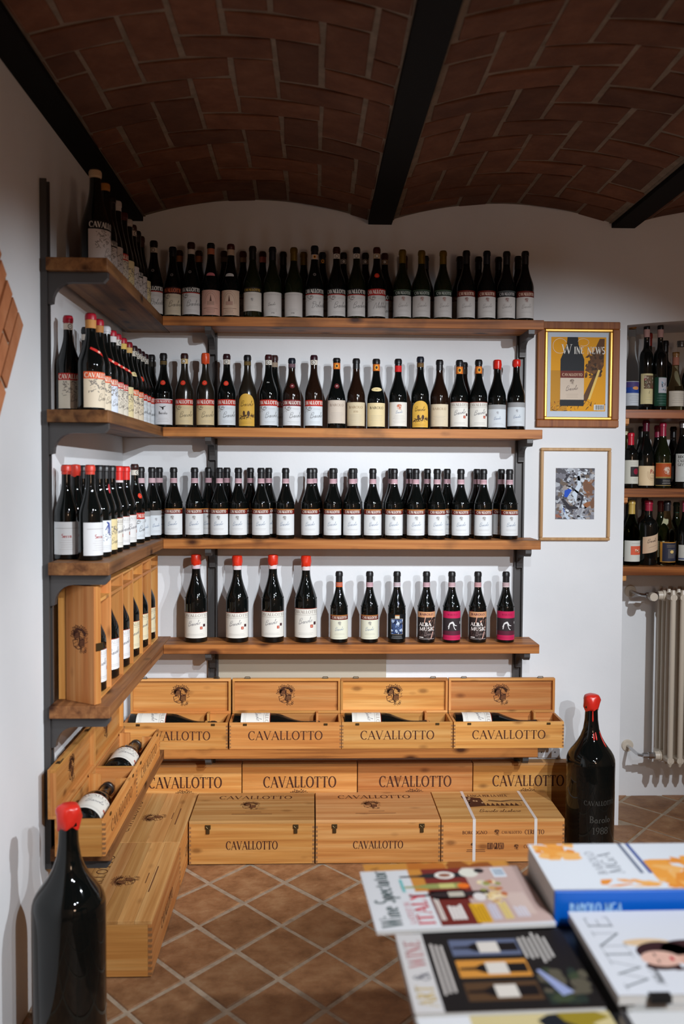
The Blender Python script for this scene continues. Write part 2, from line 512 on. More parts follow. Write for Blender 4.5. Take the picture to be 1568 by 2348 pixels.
GL = {
    'A': (0.84, [([(0.06, 0), (0.43, 1)], N_), ([(0.40, 1), (0.77, 0)], T_), ([(0.19, 0.34), (0.64, 0.34)], N_), sf(0.06, 0), sf(0.78, 0)]),
    'B': (0.66, [([(0.16, 0), (0.16, 1)], T_), ring(0.2, 0.74, 0.32, 0.25, 90, -90), ring(0.2, 0.25, 0.38, 0.25, 90, -90), sf(0.12, 0), sf(0.12, 1)]),
    'C': (0.78, [ring(0.44, 0.5, 0.36, 0.5, 48, 312), ([(0.7, 0.7), (0.7, 0.98)], N_)]),
    'D': (0.84, [([(0.16, 0), (0.16, 1)], T_), ring(0.28, 0.5, 0.46, 0.48, 90, -90), sf(0.14, 0), sf(0.14, 1), ([(0.16, 0.98), (0.3, 0.98)], N_), ([(0.16, 0.02), (0.3, 0.02)], N_)]),
    'E': (0.62, [([(0.16, 0), (0.16, 1)], T_), ([(0.1, 0.975), (0.54, 0.975)], N_), ([(0.16, 0.52), (0.46, 0.52)], N_), ([(0.1, 0.025), (0.58, 0.025)], N_), ([(0.56, 0), (0.56, 0.2)], N_), ([(0.52, 1), (0.52, 0.82)], N_)]),
    'F': (0.58, [([(0.16, 0), (0.16, 1)], T_), ([(0.1, 0.975), (0.54, 0.975)], N_), ([(0.16, 0.52), (0.46, 0.52)], N_), sf(0.16, 0)]),
    'G': (0.84, [ring(0.44, 0.5, 0.36, 0.5, 48, 330), ([(0.72, 0.42), (0.72, 0.06)], T_), sf(0.68, 0.43)]),
    'I': (0.32, [([(0.16, 0), (0.16, 1)], T_), sf(0.16, 0, 0.3), sf(0.16, 1, 0.3)]),
    'L': (0.62, [([(0.16, 0), (0.16, 1)], T_), ([(0.1, 0.025), (0.58, 0.025)], N_), ([(0.56, 0), (0.56, 0.24)], N_), sf(0.16, 1, 0.3)]),
    'M': (1.0, [([(0.12, 0), (0.14, 1)], N_), ([(0.14, 1), (0.48, 0.05)], T_), ([(0.48, 0.05), (0.84, 1)], N_), ([(0.85, 1), (0.87, 0)], T_), sf(0.12, 0), sf(0.87, 0)]),
    'N': (0.84, [([(0.14, 0), (0.14, 1)], N_), ([(0.14, 1), (0.7, 0)], T_), ([(0.7, 0), (0.7, 1)], N_), sf(0.14, 0), sf(0.1, 1), sf(0.7, 1)]),
    'O': (0.88, [ring(0.44, 0.5, 0.37, 0.5)]),
    'P': (0.62, [([(0.16, 0), (0.16, 1)], T_), ring(0.2, 0.71, 0.34, 0.27, 90, -90), sf(0.16, 0)]),
    'R': (0.72, [([(0.16, 0), (0.16, 1)], T_), ring(0.2, 0.74, 0.32, 0.25, 90, -90), ([(0.3, 0.5), (0.68, 0)], T_), sf(0.16, 0), sf(0.12, 1)]),
    'S': (0.56, [(arc(0.28, 0.75, 0.2, 0.24, 40, 270, 10) + arc(0.28, 0.26, 0.22, 0.25, 90, -140, 10)[1:], 0.11)]),
    'T': (0.74, [([(0.37, 0), (0.37, 1)], T_), ([(0.03, 0.975), (0.71, 0.975)], N_), ([(0.05, 1), (0.05, 0.8)], N_), ([(0.69, 1), (0.69, 0.8)], N_), sf(0.37, 0, 0.3)]),
    'U': (0.8, [([(0.16, 1), (0.16, 0.32)], T_), (arc(0.4, 0.32, 0.24, 0.31, 180, 360, 10), N_), ([(0.64, 0.32), (0.64, 1)], N_), sf(0.16, 1), sf(0.64, 1)]),
    'V': (0.80, [([(0.07, 1), (0.42, 0)], T_), ([(0.4, 0), (0.74, 1)], N_), sf(0.07, 1), sf(0.74, 1)]),
    'W': (1.12, [([(0.06, 1), (0.34, 0)], T_), ([(0.34, 0), (0.58, 0.95)], N_), ([(0.54, 1), (0.8, 0)], T_), ([(0.8, 0), (1.04, 1)], N_), sf(0.06, 1), sf(1.04, 1)]),
    'Y': (0.76, [([(0.06, 1), (0.38, 0.48)], T_), ([(0.38, 0.48), (0.7, 1)], N_), ([(0.38, 0.5), (0.38, 0)], T_), sf(0.38, 0, 0.3)]),
    'Z': (0.7, [([(0.08, 0.975), (0.6, 0.975)], N_), ([(0.58, 0.97), (0.1, 0.03)], T_), ([(0.08, 0.025), (0.64, 0.025)], N_)]),
    'J': (0.4, [([(0.24, 1), (0.24, 0.1), (0.1, -0.1)], T_), sf(0.24, 1)]),
    'K': (0.76, [([(0.16, 0), (0.16, 1)], T_), ([(0.2, 0.45), (0.64, 1)], N_), ([(0.3, 0.6), (0.7, 0)], T_), sf(0.16, 0), sf(0.16, 1)]),
    'H': (0.86, [([(0.16, 0), (0.16, 1)], T_), ([(0.7, 0), (0.7, 1)], T_), ([(0.16, 0.52), (0.7, 0.52)], N_), sf(0.16, 0), sf(0.7, 0), sf(0.16, 1), sf(0.7, 1)]),
    '1': (0.44, [([(0.24, 0), (0.24, 1), (0.1, 0.86)], T_), sf(0.24, 0, 0.34)]),
    '9': (0.6, [ring(0.3, 0.7, 0.21, 0.29), ([(0.5, 0.7), (0.46, 0.3), (0.2, 0)], 0.1)]),
    '8': (0.6, [ring(0.3, 0.75, 0.2, 0.24), ring(0.3, 0.26, 0.24, 0.26)]),
    '7': (0.56, [([(0.06, 0.97), (0.5, 0.97)], 0.08), ([(0.5, 0.97), (0.2, 0)], T_)]),
    '6': (0.6, [ring(0.3, 0.3, 0.22, 0.3), ([(0.1, 0.32), (0.18, 0.75), (0.44, 1)], 0.1)]),
    '4': (0.6, [([(0.4, 0), (0.4, 1), (0.04, 0.3), (0.56, 0.3)], 0.1)]),
    '2': (0.58, [(arc(0.28, 0.74, 0.2, 0.25, 170, -30, 9) + [(0.06, 0.04)], 0.1), ([(0.06, 0.05), (0.54, 0.05)], 0.1)]),
    '5': (0.58, [([(0.5, 0.96), (0.16, 0.96), (0.13, 0.56)] + arc(0.27, 0.31, 0.22, 0.29, 110, -140, 9), 0.1)]),
    '0': (0.62, [ring(0.31, 0.5, 0.24, 0.5)]),
    '&': (0.86, [(arc(0.36, 0.77, 0.16, 0.2, 300, -30 + 0, 9) + [(0.2, 0.62)], 0.08), ([(0.26, 0.72), (0.8, 0)], T_), (arc(0.34, 0.26, 0.26, 0.26, 110, 330, 10) + [(0.74, 0.52)], 0.08)]),
    'a': (0.56, [ring(0.25, 0.24, 0.18, 0.24), ([(0.43, 0.46), (0.43, 0.04), (0.52, 0.03)], 0.11), (arc(0.27, 0.42, 0.16, 0.14, 160, 0, 8), N_)]),
    'r': (0.42, [([(0.14, 0), (0.14, 0.52)], 0.12), (arc(0.3, 0.3, 0.15, 0.22, 170, 50, 6), 0.08), sf(0.14, 0)]),
    'o': (0.56, [ring(0.28, 0.26, 0.22, 0.26)]),
    'l': (0.28, [([(0.14, 0), (0.14, 1)], 0.12), sf(0.14, 0)]),
    'i': (0.28, [([(0.14, 0), (0.14, 0.52)], 0.12), sf(0.14, 0), ([(0.14, 0.7), (0.14, 0.82)], 0.12)]),
    'c': (0.5, [ring(0.27, 0.26, 0.2, 0.26, 45, 315)]),
    'e': (0.52, [ring(0.27, 0.26, 0.2, 0.26, 0, 315), ([(0.08, 0.28), (0.46, 0.28)], N_)]),
    's': (0.42, [(arc(0.21, 0.39, 0.13, 0.13, 40, 270, 8) + arc(0.21, 0.13, 0.14, 0.13, 90, -140, 8)[1:], 0.09)]),
    'h': (0.6, [([(0.14, 0), (0.14, 1)], 0.12), (arc(0.29, 0.3, 0.15, 0.22, 180, 0, 8) + [(0.44, 0)], 0.1), sf(0.14, 0), sf(0.46, 0)]),
    'n': (0.6, [([(0.14, 0), (0.14, 0.52)], 0.12), (arc(0.29, 0.3, 0.15, 0.22, 180, 0, 8) + [(0.44, 0)], 0.1), sf(0.14, 0), sf(0.46, 0)]),
    'p': (0.58, [([(0.14, -0.3), (0.14, 0.52)], 0.12), ring(0.3, 0.26, 0.18, 0.26), sf(0.14, -0.3)]),
    't': (0.36, [([(0.16, 0.7), (0.16, 0.06), (0.32, 0.03)], 0.11), ([(0.03, 0.5), (0.32, 0.5)], N_)]),
    'd': (0.6, [([(0.46, 0), (0.46, 1)], 0.12), ring(0.28, 0.26, 0.2, 0.26)]),
    'b': (0.58, [([(0.14, 0), (0.14, 1)], 0.12), ring(0.3, 0.26, 0.2, 0.26)]),
    'u': (0.6, [([(0.14, 0.52), (0.14, 0.2)] + arc(0.29, 0.18, 0.15, 0.17, 180, 360, 8), 0.1), ([(0.46, 0.52), (0.46, 0)], 0.12)]),
    'v': (0.5, [([(0.05, 0.5), (0.25, 0), (0.45, 0.5)], 0.09)]),
    ' ': (0.4, []), '.': (0.24, [([(0.12, 0), (0.12, 0.12)], 0.13)]),
}
# joined handwriting, one pen line per letter
CUR = {
    'B': (0.75, [(0.1, 0.1), (0.2, 0.95), (0.12, 0.6), (0.2, 1.0), (0.5, 1.08), (0.6, 0.8), (0.3, 0.58), (0.62, 0.45), (0.6, 0.12), (0.3, 0.0), (0.12, 0.1)]),
    'D': (0.8, [(0.25, 0.95), (0.2, 0.05), (0.05, 0.1), (0.4, 0.0), (0.75, 0.4), (0.6, 0.95), (0.15, 1.05), (0.0, 0.8)]),
    'N': (0.8, [(0.0, 0.0), (0.2, 0.95), (0.3, 0.9), (0.5, 0.05), (0.58, 0.1), (0.75, 1.05)]),
    'L': (0.6, [(0.35, 0.9), (0.25, 1.0), (0.2, 0.1), (0.05, 0.02), (0.5, 0.0)]),
    'a': (0.42, [(0.34, 0.36), (0.18, 0.42), (0.05, 0.15), (0.18, 0.0), (0.34, 0.36), (0.32, 0.04), (0.42, 0.08)]),
    'r': (0.3, [(0.0, 0.05), (0.08, 0.42), (0.14, 0.36), (0.22, 0.36), (0.2, 0.05), (0.3, 0.06)]),
    'o': (0.38, [(0.2, 0.42), (0.04, 0.2), (0.16, 0.0), (0.32, 0.2), (0.2, 0.42), (0.38, 0.34)]),
    'l': (0.26, [(0.0, 0.1), (0.2, 0.9), (0.12, 1.0), (0.08, 0.1), (0.16, 0.0), (0.26, 0.1)]),
    'b': (0.34, [(0.0, 0.1), (0.18, 0.9), (0.1, 1.0), (0.08, 0.05), (0.22, 0.05), (0.26, 0.32), (0.34, 0.3)]),
    'e': (0.34, [(0.0, 0.1), (0.24, 0.26), (0.16, 0.42), (0.05, 0.2), (0.16, 0.0), (0.34, 0.1)]),
    'c': (0.32, [(0.26, 0.36), (0.14, 0.42), (0.04, 0.16), (0.16, 0.0), (0.32, 0.1)]),
    't': (0.28, [(0.0, 0.1), (0.14, 0.8), (0.1, 0.06), (0.18, 0.0), (0.28, 0.1)]),
    'i': (0.2, [(0.0, 0.1), (0.08, 0.42), (0.08, 0.05), (0.2, 0.08)]),
}


class Print:
    """flat shapes on a surface given by mapf(u, v, height)"""

    def __init__(s, mapf, du=1e9, lift=0.00018):
        s.b, s.mp, s.du, s.lift = MB(), mapf, du, lift

    def quad(s, pts, col, l=0):
        s.b.add([s.mp(u, v, l * s.lift) for u, v in pts], [tuple(range(len(pts)))], 0, col)

    def rect(s, u0, v0, u1, v1, col, l=0):
        n = max(1, math.ceil(abs(u1 - u0) / s.du))
        for i in range(n):
            a, c = u0 + (u1 - u0) * i / n, u0 + (u1 - u0) * (i + 1) / n
            s.quad([(a, v0), (c, v0), (c, v1), (a, v1)], col, l)

    def ell(s, cu, cv, ru, rv, col, l=1, n=14):
        for i in range(n):
            a, c = -cos(pi * i / n), -cos(pi * (i + 1) / n)
            h0, h1 = math.sqrt(max(0, 1 - a * a)), math.sqrt(max(0, 1 - c * c))
            p = [(cu + ru * a, cv - rv * h0), (cu + ru * c, cv - rv * h1), (cu + ru * c, cv + rv * h1), (cu + ru * a, cv + rv * h0)]
            if h0 < 1e-6:
                p = p[:3]
            elif h1 < 1e-6:
                p = [p[0], p[1], p[3]]
            s.quad(p, col, l)

    def poly(s, pts, col, l=1):
        s.quad(pts, col, l)

    def stroke(s, pts, wd, col, l=1):
        n = len(pts)
        ws = list(wd) if isinstance(wd, (list, tuple)) else [wd] * n
        if s.du < 1:
            P, W = [pts[0]], [ws[0]]
            for i in range(1, n):
                k = max(1, math.ceil(abs(pts[i][0] - pts[i - 1][0]) / s.du))
                for j in range(1, k + 1):
                    t = j / k
                    P.append((pts[i - 1][0] + (pts[i][0] - pts[i - 1][0]) * t, pts[i - 1][1] + (pts[i][1] - pts[i - 1][1]) * t))
                    W.append(ws[i - 1] + (ws[i] - ws[i - 1]) * t)
            pts, ws, n = P, W, len(P)
        L, Q = [], []
        for i in range(n):
            a = pts[max(0, i - 1)]
            c = pts[min(n - 1, i + 1)]
            dx, dy = c[0] - a[0], c[1] - a[1]
            d = math.hypot(dx, dy) or 1
            nx, ny = -dy / d * ws[i] / 2, dx / d * ws[i] / 2
            L.append((pts[i][0] + nx, pts[i][1] + ny))
            Q.append((pts[i][0] - nx, pts[i][1] - ny))
        for i in range(n - 1):
            s.quad([Q[i], Q[i + 1], L[i + 1], L[i]], col, l)

    def text(s, t, cu, cv, h, col, l=2, fit=None, bold=1.0, align=0, track=0.06, sx=1.0):
        """serif capitals centred (align 0) or starting (align 1) at cu, baseline cv"""
        wd = sum(GL[ch][0] + track for ch in t) - track
        k = h * sx
        if fit:
            k = fit / wd
        x = cu - (wd * k / 2 if align == 0 else 0)
        for ch in t:
            gw, st = GL[ch]
            for p, ww in st:
                W = [q * h * bold for q in ww] if isinstance(ww, (list, tuple)) else ww * h * bold
                s.stroke([(x + a * k, cv + bb * h) for a, bb in p], W, col, l)
            x += (gw + track) * k

    def script(s, t, u, v, h, col, wd=0.0006, l=2, slope=0.12, slant=0.25):
        x = 0
        pts = []
        for ch in t:
            gw, p = CUR[ch]
            q = []
            for i in range(len(p) - 1):
                q += [p[i], ((p[i][0] + p[i + 1][0]) / 2, (p[i][1] + p[i + 1][1]) / 2)]
            q.append(p[-1])
            pts += [(x + a, bb) for a, bb in q]
            x += gw
        s.stroke([(u + (a + slant * bb) * h, v + (bb + slope * a) * h) for a, bb in pts], wd, col, l)

    def lines(s, u0, u1, vtop, n, dv, col, wd=0.0006, l=2, rnd=None):
        rn = rnd or R
        for i in range(n):
            t = rn.uniform(0, 0.18) * (u1 - u0)
            s.stroke([(u0 + t, vtop - i * dv), (u1 - t, vtop - i * dv)], wd, col, l)

    def crest(s, cu, cv, h, col, l=2):
        """four tilted shields between vine leaves, drawn as fine pen strokes"""
        k = h / 2
        rn = random.Random(5)

        def L(pts, wd):
            s.stroke([(cu + k * x, cv + k * y) for x, y in pts], [q * k for q in wd] if isinstance(wd, list) else wd * k, col, l)
        for i in range(15):
            a = rad(12 + i * 11.5)
            r0, r1 = 0.42, 0.80 + 0.18 * rn.random()
            x0, y0, x1, y1 = -0.06 + r0 * cos(a), 0.12 + r0 * sin(a), -0.06 + r1 * cos(a + 0.15), 0.12 + r1 * 0.9 * sin(a + 0.15)
            mx, my = (x0 + x1) / 2, (y0 + y1) / 2
            nx, ny = -(y1 - y0) * 0.22, (x1 - x0) * 0.22
            L([(x0, y0), (mx + nx, my + ny), (x1, y1)], 0.035)
            L([(x0, y0), (mx - nx, my - ny), (x1, y1)], 0.035)
            L([(x0, y0), (mx, my)], 0.05)
        for i in range(9):
            x, y = rn.uniform(-0.1, 0.5), rn.uniform(-0.95, -0.6)
            L([(x, y), (x + 0.12, y - 0.08), (x + 0.2, y + 0.05), (x + 0.08, y + 0.1), (x, y)], 0.035)

        def shield(x, y, w_, h_, tilt, dens, wd):
            c, sn = cos(tilt), sin(tilt)

            def T(p, q):
                return (x + p * c - q * sn, y + p * sn + q * c)
            L([T(-w_, h_), T(w_, h_), T(w_, -0.55 * h_), T(0.1 * w_, -h_), T(-w_, -0.55 * h_), T(-w_, h_)], 0.05)
            for j in range(dens):
                t = -0.8 + 1.7 * j / dens
                L([T(-w_ * 0.92, t * h_), T(w_ * 0.92, min(0.95, t + 0.45) * h_)], wd)
        shield(-0.34, 0.16, 0.25, 0.30, 0.12, 7, 0.055)
        shield(0.24, 0.26, 0.27, 0.26, -0.3, 3, 0.03)
        shield(-0.42, -0.40, 0.24, 0.27, 0.22, 2, 0.03)
        shield(0.16, -0.34, 0.26, 0.32, -0.08, 8, 0.05)
        L([(-0.08, 0.5), (-0.02, -0.05), (-0.1, -0.62)], [0.03, 0.07, 0.03])
        L([(0.55, 0.05), (0.74, 0.12), (0.62, -0.1), (0.78, -0.16), (0.5, -0.3)], 0.045)
        L([(-0.5, -0.68), (-0.2, -0.78), (0.1, -0.7)], 0.05)

    def sketch(s, u, v, w_, h_, col, n=26, seed=3, l=2, wd=0.0007):
        rn = random.Random(seed)
        for i in range(n):
            a, c = rn.random(), rn.random()
            c *= 1 - 0.6 * a
            x, y = u + w_ * a, v - h_ * c
            d = rn.uniform(0.06, 0.2) * w_
            s.stroke([(x, y), (x + d * rn.uniform(0.2, 1), y + d * rn.uniform(-0.8, 0.8))], wd * rn.uniform(0.7, 2.2), col, l)

    def blobs(s, u0, v0, u1, v1, cols, n, seed, l=1, sz=(0.05, 0.2), ang=None):
        """brushy dabs that fill a rectangle, clipped to it"""
        rn = random.Random(seed)
        W, H = u1 - u0, v1 - v0
        for i in range(n):
            r1, r2 = rn.uniform(*sz) * W, rn.uniform(*sz) * H
            x, y = u0 + rn.random() * W, v0 + rn.random() * H
            a = rn.uniform(0, pi) if ang is None else ang
            P = []
            m = rn.randint(5, 8)
            for j in range(m):
                t = 2 * pi * j / m
                q = rn.uniform(0.55, 1.1)
                px, py = r1 * q * cos(t), r2 * q * sin(t)
                P.append((min(u1, max(u0, x + px * cos(a) - py * sin(a))), min(v1, max(v0, y + px * sin(a) + py * cos(a)))))
            s.poly(P, rn.choice(cols), l + i * 0.02)

    def build(s, name, parent=None, m=None):
        return s.b.build(name, m or INK, parent)

    def mesh(s, name, m=None):
        return s.b.mesh(name, [m or INK])


def cyl(r):
    def f(u, v, l):
        a = u / r
        q = r + 0.00035 + l
        return (q * sin(a), -q * cos(a), v)
    return f


def plane_front(y):
    return lambda u, v, l: (u, y - 0.0003 - l, v)


def plane_top(z):
    return lambda u, v, l: (u, v, z + 0.0003 + l)


# ------------------------------------------------------------------ room shell
BACKX = 2.185
NY = 0.37
ROOMX, ROOMY = 4.6, -6.6


CREAM = mat('cream_plaster', (0.62, 0.53, 0.44, 1), 0.9)


def wall(name, *boxes, m=None):
    mb = MB()
    for bx in boxes:
        mb.box(*bx)
    return struct(mb.build(name, m or PLASTER))


wall('wall_left', (-0.15, ROOMY, -0.05, 0, 0.15, 2.95))
wall('wall_back', (0, 0, -0.05, BACKX, NY + 0.1, 2.95))
wall('wall_recess', (BACKX, NY, -0.05, 3.5, NY + 0.1, 2.95))
wall('wall_back_right', (3.5, 0, -0.05, ROOMX, NY + 0.1, 2.95))
wall('wall_right', (ROOMX, ROOMY, -0.05, ROOMX + 0.15, NY + 0.1, 2.95), m=CREAM)
wall('wall_front', (-0.15, ROOMY - 0.15, -0.05, ROOMX + 0.15, ROOMY, 2.95), m=CREAM)
# arched head over the recess
mb = MB()
NA = 20
pts = []
for i in range(NA + 1):
    t = i / NA
    x = BACKX + (3.5 - BACKX) * t
    pts.append((x, 2.212 + 0.036 * 4 * t * (1 - t)))
for (xa, za), (xb, zb) in zip(pts[:-1], pts[1:]):
    mb.add([(xa, 0, za), (xb, 0, zb), (xb, 0, 2.95), (xa, 0, 2.95), (xa, NY, za), (xb, NY, zb), (xb, NY, 2.95), (xa, NY, 2.95)],
           [(0, 1, 2, 3), (0, 4, 5, 1), (4, 7, 6, 5)])
struct(mb.build('wall_recess_arch', PLASTER))

# ceiling: brick vaults between steel beams
BZ, SPR, RISE = 2.629, 2.645, 0.075
BEAMS = [(-0.012, 0.09), (1.051, 1.152), (2.108, 2.210), (3.166, 3.266), (4.22, 4.32)]
mb = MB()


def vz(x, a, c):
    t = (x - (a + c) / 2) / ((c - a) / 2)
    return SPR + RISE * (1 - t * t)


vaults = [(BEAMS[i][1], BEAMS[i + 1][0]) for i in range(4)] + [(4.32, 5.3)]
for a, c in vaults:
    n = 16
    for i in range(n):
        xa, xb = a + (c - a) * i / n, a + (c - a) * (i + 1) / n
        if xa >= ROOMX:
            break
        za, zb = vz(xa, a, c) + 0.006, vz(xb, a, c) + 0.006
        mb.add([(xa, ROOMY, za), (xb, ROOMY, zb), (xb, NY, zb), (xa, NY, za)], [(0, 1, 2, 3)])
    mb.box(a, ROOMY, 2.80, min(c, ROOMX), NY, 2.86)
for a, c in BEAMS:
    mb.box(a - 0.01, ROOMY, SPR + 0.004, c + 0.01, NY, SPR + 0.03)
ceiling = struct(mb.build('ceiling', MORTAR, smooth=30))

W = 0.1305
J = 0.015


def brick_mesh(mb, u0, u1, v0, v1, a, c, rn, arclen):
    """one vault brick, u across the vault (as chord), v along it"""
    d = [rn.uniform(-0.0035, 0.0035) for _ in range(8)]
    P = [(u0 + d[0], v0 + d[1]), (u1 + d[2], v0 + d[3]), (u1 + d[4], v1 + d[5]), (u0 + d[6], v1 + d[7])]
    cx, cy = (u0 + u1) / 2, (v0 + v1) / 2
    pr = rn.uniform(-0.001, 0.0018)
    tx, ty = rn.uniform(-0.010, 0.010), rn.uniform(-0.010, 0.010)
    vs = []
    for k, (ins, dz) in enumerate(((0, 0.012), (0, 0.0045 - pr), (0.004, 0.002 - pr))):
        for x, y in P:
            xx = x + (ins if x < cx else -ins)
            yy = y + (ins if y < cy else -ins)
            z = vz(xx, a, c) + dz + (xx - cx) * tx + (yy - cy) * ty
            vs.append((xx, yy, z))
    fs = [(11, 10, 9, 8)]
    for k in (0, 4):
        for i in range(4):
            j = (i + 1) % 4
            fs.append((k + i, k + j, k + 4 + j, k + 4 + i))
    mb.add(vs, fs)


rn = random.Random(21)
rest = MB()
for vi, (a, c) in enumerate(vaults[:4]):
    off = (0.36, -0.02, 0.2, 0.1)[vi]
    for i in range(-3, 12):
        for j in range(-2, 58):
            q = (i - j) % 4
            if q == 0:
                cell = (i, j, 2, 1)
            elif q == 2:
                cell = (i, j - 1, 1, 2)
            else:
                continue
            x0, y1 = a - 0.1 + off * 0.2 + cell[0] * W, NY - 0.32 + 0.05 - (cell[1]) * W
            x1, y0 = x0 + cell[2] * W - J, y1 - cell[3] * W + J
            x0, x1 = max(x0, a + 0.003), min(x1, c - 0.003)
            y1 = min(y1, -0.002)
            if x1 - x0 < 0.02 or y1 - y0 < 0.02 or y0 < ROOMY:
                continue
            if y0 > -1.95 and x0 < 3.05 and y1 - x0 * 0.0 > -1.95 and not (vi == 2 and (x0 - 0.814) > 0.40 * (y1 + 4.15)):
                mb = MB()
                brick_mesh(mb, x0, x1, y0, y1, a, c, rn, 0)
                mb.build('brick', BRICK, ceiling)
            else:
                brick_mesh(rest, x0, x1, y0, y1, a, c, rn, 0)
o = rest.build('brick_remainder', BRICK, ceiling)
o['kind'] = 'stuff'
for i, (a, c) in enumerate(BEAMS):
    mb = MB()
    mb.box(a, ROOMY, BZ, c, -0.0005, BZ + 0.012, 0, 0.001)
    mb.box((a + c) / 2 - 0.006, ROOMY, BZ + 0.012, (a + c) / 2 + 0.006, -0.0005, 2.80)
    mb.box(a, ROOMY, BZ + 0.012, c, -0.0005, SPR + 0.003)
    struct(mb.build('trim_%d' % (i + 1), BEAM))

# floor: diagonal terracotta tiles
mb = MB()
mb.add([(0, ROOMY, -0.004), (ROOMX, ROOMY, -0.004), (ROOMX, NY, -0.004), (0, NY, -0.004)], [(0, 1, 2, 3)])
floor = struct(mb.build('floor', GROUT))
E1, E2 = Vector((0.1434, 0.165)), Vector((0.1434, -0.165))
ORG = Vector((0.716 - 0.0, -0.535))


def clip(poly, ax, val, sign):
    out = []
    for i in range(len(poly)):
        p, q = poly[i], poly[(i + 1) % len(poly)]
        dp, dq = sign * (p[ax] - val), sign * (q[ax] - val)
        if dp >= 0:
            out.append(p)
        if (dp >= 0) != (dq >= 0):
            t = dp / (dp - dq)
            out.append((p[0] + (q[0] - p[0]) * t, p[1] + (q[1] - p[1]) * t))
    return out


def tile_poly(i, j, g):
    o = ORG + E1 * i + E2 * j
    cen = o + (E1 + E2) / 2
    P = [o, o + E2, o + E1 + E2, o + E1]
    k = 1 - g
    return [(cen.x + (p.x - cen.x) * k, cen.y + (p.y - cen.y) * k) for p in P]


rn = random.Random(4)
rest = MB()
for i in range(-40, 60):
    for j in range(-40, 60):
        P = tile_poly(i, j, 0.075)
        P = [(x + rn.uniform(-0.003, 0.003), y + rn.uniform(-0.003, 0.003)) for x, y in P]
        cx, cy = sum(p[0] for p in P) / 4, sum(p[1] for p in P) / 4
        if cx < -0.2 or cx > ROOMX + 0.2 or cy < ROOMY - 0.2 or cy > NY + 0.2:
            continue
        for ax, val, sg in ((0, 0.002, 1), (0, ROOMX - 0.002, -1), (1, ROOMY + 0.002, 1), (1, (NY if cx > BACKX - 0.02 else 0) - 0.002, -1)):
            if P:
                P = clip(P, ax, val, sg)
        if cy > -0.13 and cx < BACKX + 0.17 and P and cx > BACKX - 0.02:
            P = clip(P, 0, BACKX + 0.002, 1) if cy > 0 else P
        if len(P) < 3:
            continue
        n = len(P)
        cx, cy = sum(p[0] for p in P) / n, sum(p[1] for p in P) / n
        dz = rn.uniform(-0.0012, 0.0)
        tx, ty = rn.uniform(-0.006, 0.006), rn.uniform(-0.006, 0.006)
        vs = []
        for ins, z in ((0, -0.006), (0, -0.0025 + dz), (0.035, dz)):
            for x, y in P:
                xx, yy = x + (cx - x) * ins, y + (cy - y) * ins
                vs.append((xx, yy, min(0, z + (xx - cx) * tx * 0.3 + (yy - cy) * ty * 0.3)))
        fs = [tuple(range(2 * n, 3 * n))]
        for k in (0, n):
            for a in range(n):
                bb = (a + 1) % n
                fs.append((k + a, k + bb, k + n + bb, k + n + a))
        A = sum(P[k][0] * P[(k + 1) % n][1] - P[(k + 1) % n][0] * P[k][1] for k in range(n))
        if A < 0:
            fs = [tuple(reversed(f)) for f in fs]
        inview = -2.0 < cy and cx < 3.0 and (cy < -0.05 or cx > BACKX)
        mb = MB() if inview else rest
        mb.add(vs, fs)
        if inview:
            mb.build('tile', TILE, floor)
o = rest.build('tile_remainder', TILE, floor)
o['kind'] = 'stuff'

# patch of bare brick on the side wall
pb = thing('exposed_brick_patch', 'patch of bare orange bricks showing through the white side wall plaster', 'brick patch', (0, -1.43, 1.90))
d = Vector((-0.597, -0.802))
nrm = Vector((-0.802, 0.597))
starts = [(-1.361, 1.966), (-1.402, 1.992), (-1.452, 2.03), (-1.500, 2.08), (-1.55, 2.13), (-1.6, 2.17)]
mb = MB()
q0 = Vector(starts[0])
poly = [tuple(q0 + d * 0.008 - nrm * -0.004), tuple(q0 + d * 0.25), tuple(q0 + d * 0.25 + nrm * 0.34), tuple(Vector(starts[-1]) + nrm * 0.03)]
mb.prism([(p[0] + 1.43, p[1] - 1.90) for p in poly], 0.0004, 0.003, axis=0)
mb.build('mortar_bed', GROUT, pb)
for k, st in enumerate(starts):
    q = q0 + nrm * (0.058 * k)
    t = (Vector(st) - q).dot(d)
    A = q + d * t
    for a0, a1 in ((0, 0.235 if k % 2 == 0 else 0.12), (0.25 if k % 2 == 0 else 0.135, 0.37)):
        mb = MB()
        pp = [A + d * a0, A + d * a1, A + d * a1 + nrm * 0.048, A + d * a0 + nrm * 0.048]
        mb.prism([(p[0] + 1.43, p[1] - 1.90) for p in pp], 0.0006, 0.008 + 0.001 * (k % 3), axis=0)
        mb.build('brick', BRICKL, pb)
# ------------------------------------------------------------------ shelves and uprights
Z = [0, 2.1953, 1.7445, 1.284, 0.8474, 0.4073]
TH = 0.038
SX = 0.203            # front edge of the side-wall boards
SY = -0.201           # front edge of the back-wall boards
RX = 1.768
ORD = ['', 'top', 'second', 'third', 'fourth', 'lowest']
for k in range(1, 6):
    mb = MB()
    mb.box(SX + 0.0006, SY, Z[k] - TH, RX, -0.0205, Z[k], 0, 0.0015)
    tag(mb.build('shelf_board', SHELF[0], smooth=None), 'long brown stained wooden shelf board on the back wall, %s of five' % ORD[k], 'shelf', 'boards on the back wall')
    mb = MB()
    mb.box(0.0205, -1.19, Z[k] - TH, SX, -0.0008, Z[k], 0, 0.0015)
    tag(mb.build('shelf_board', SHELF[1], smooth=None), 'short brown stained shelf board along the side wall, %s of five' % ORD[k], 'shelf', 'boards on the side wall')


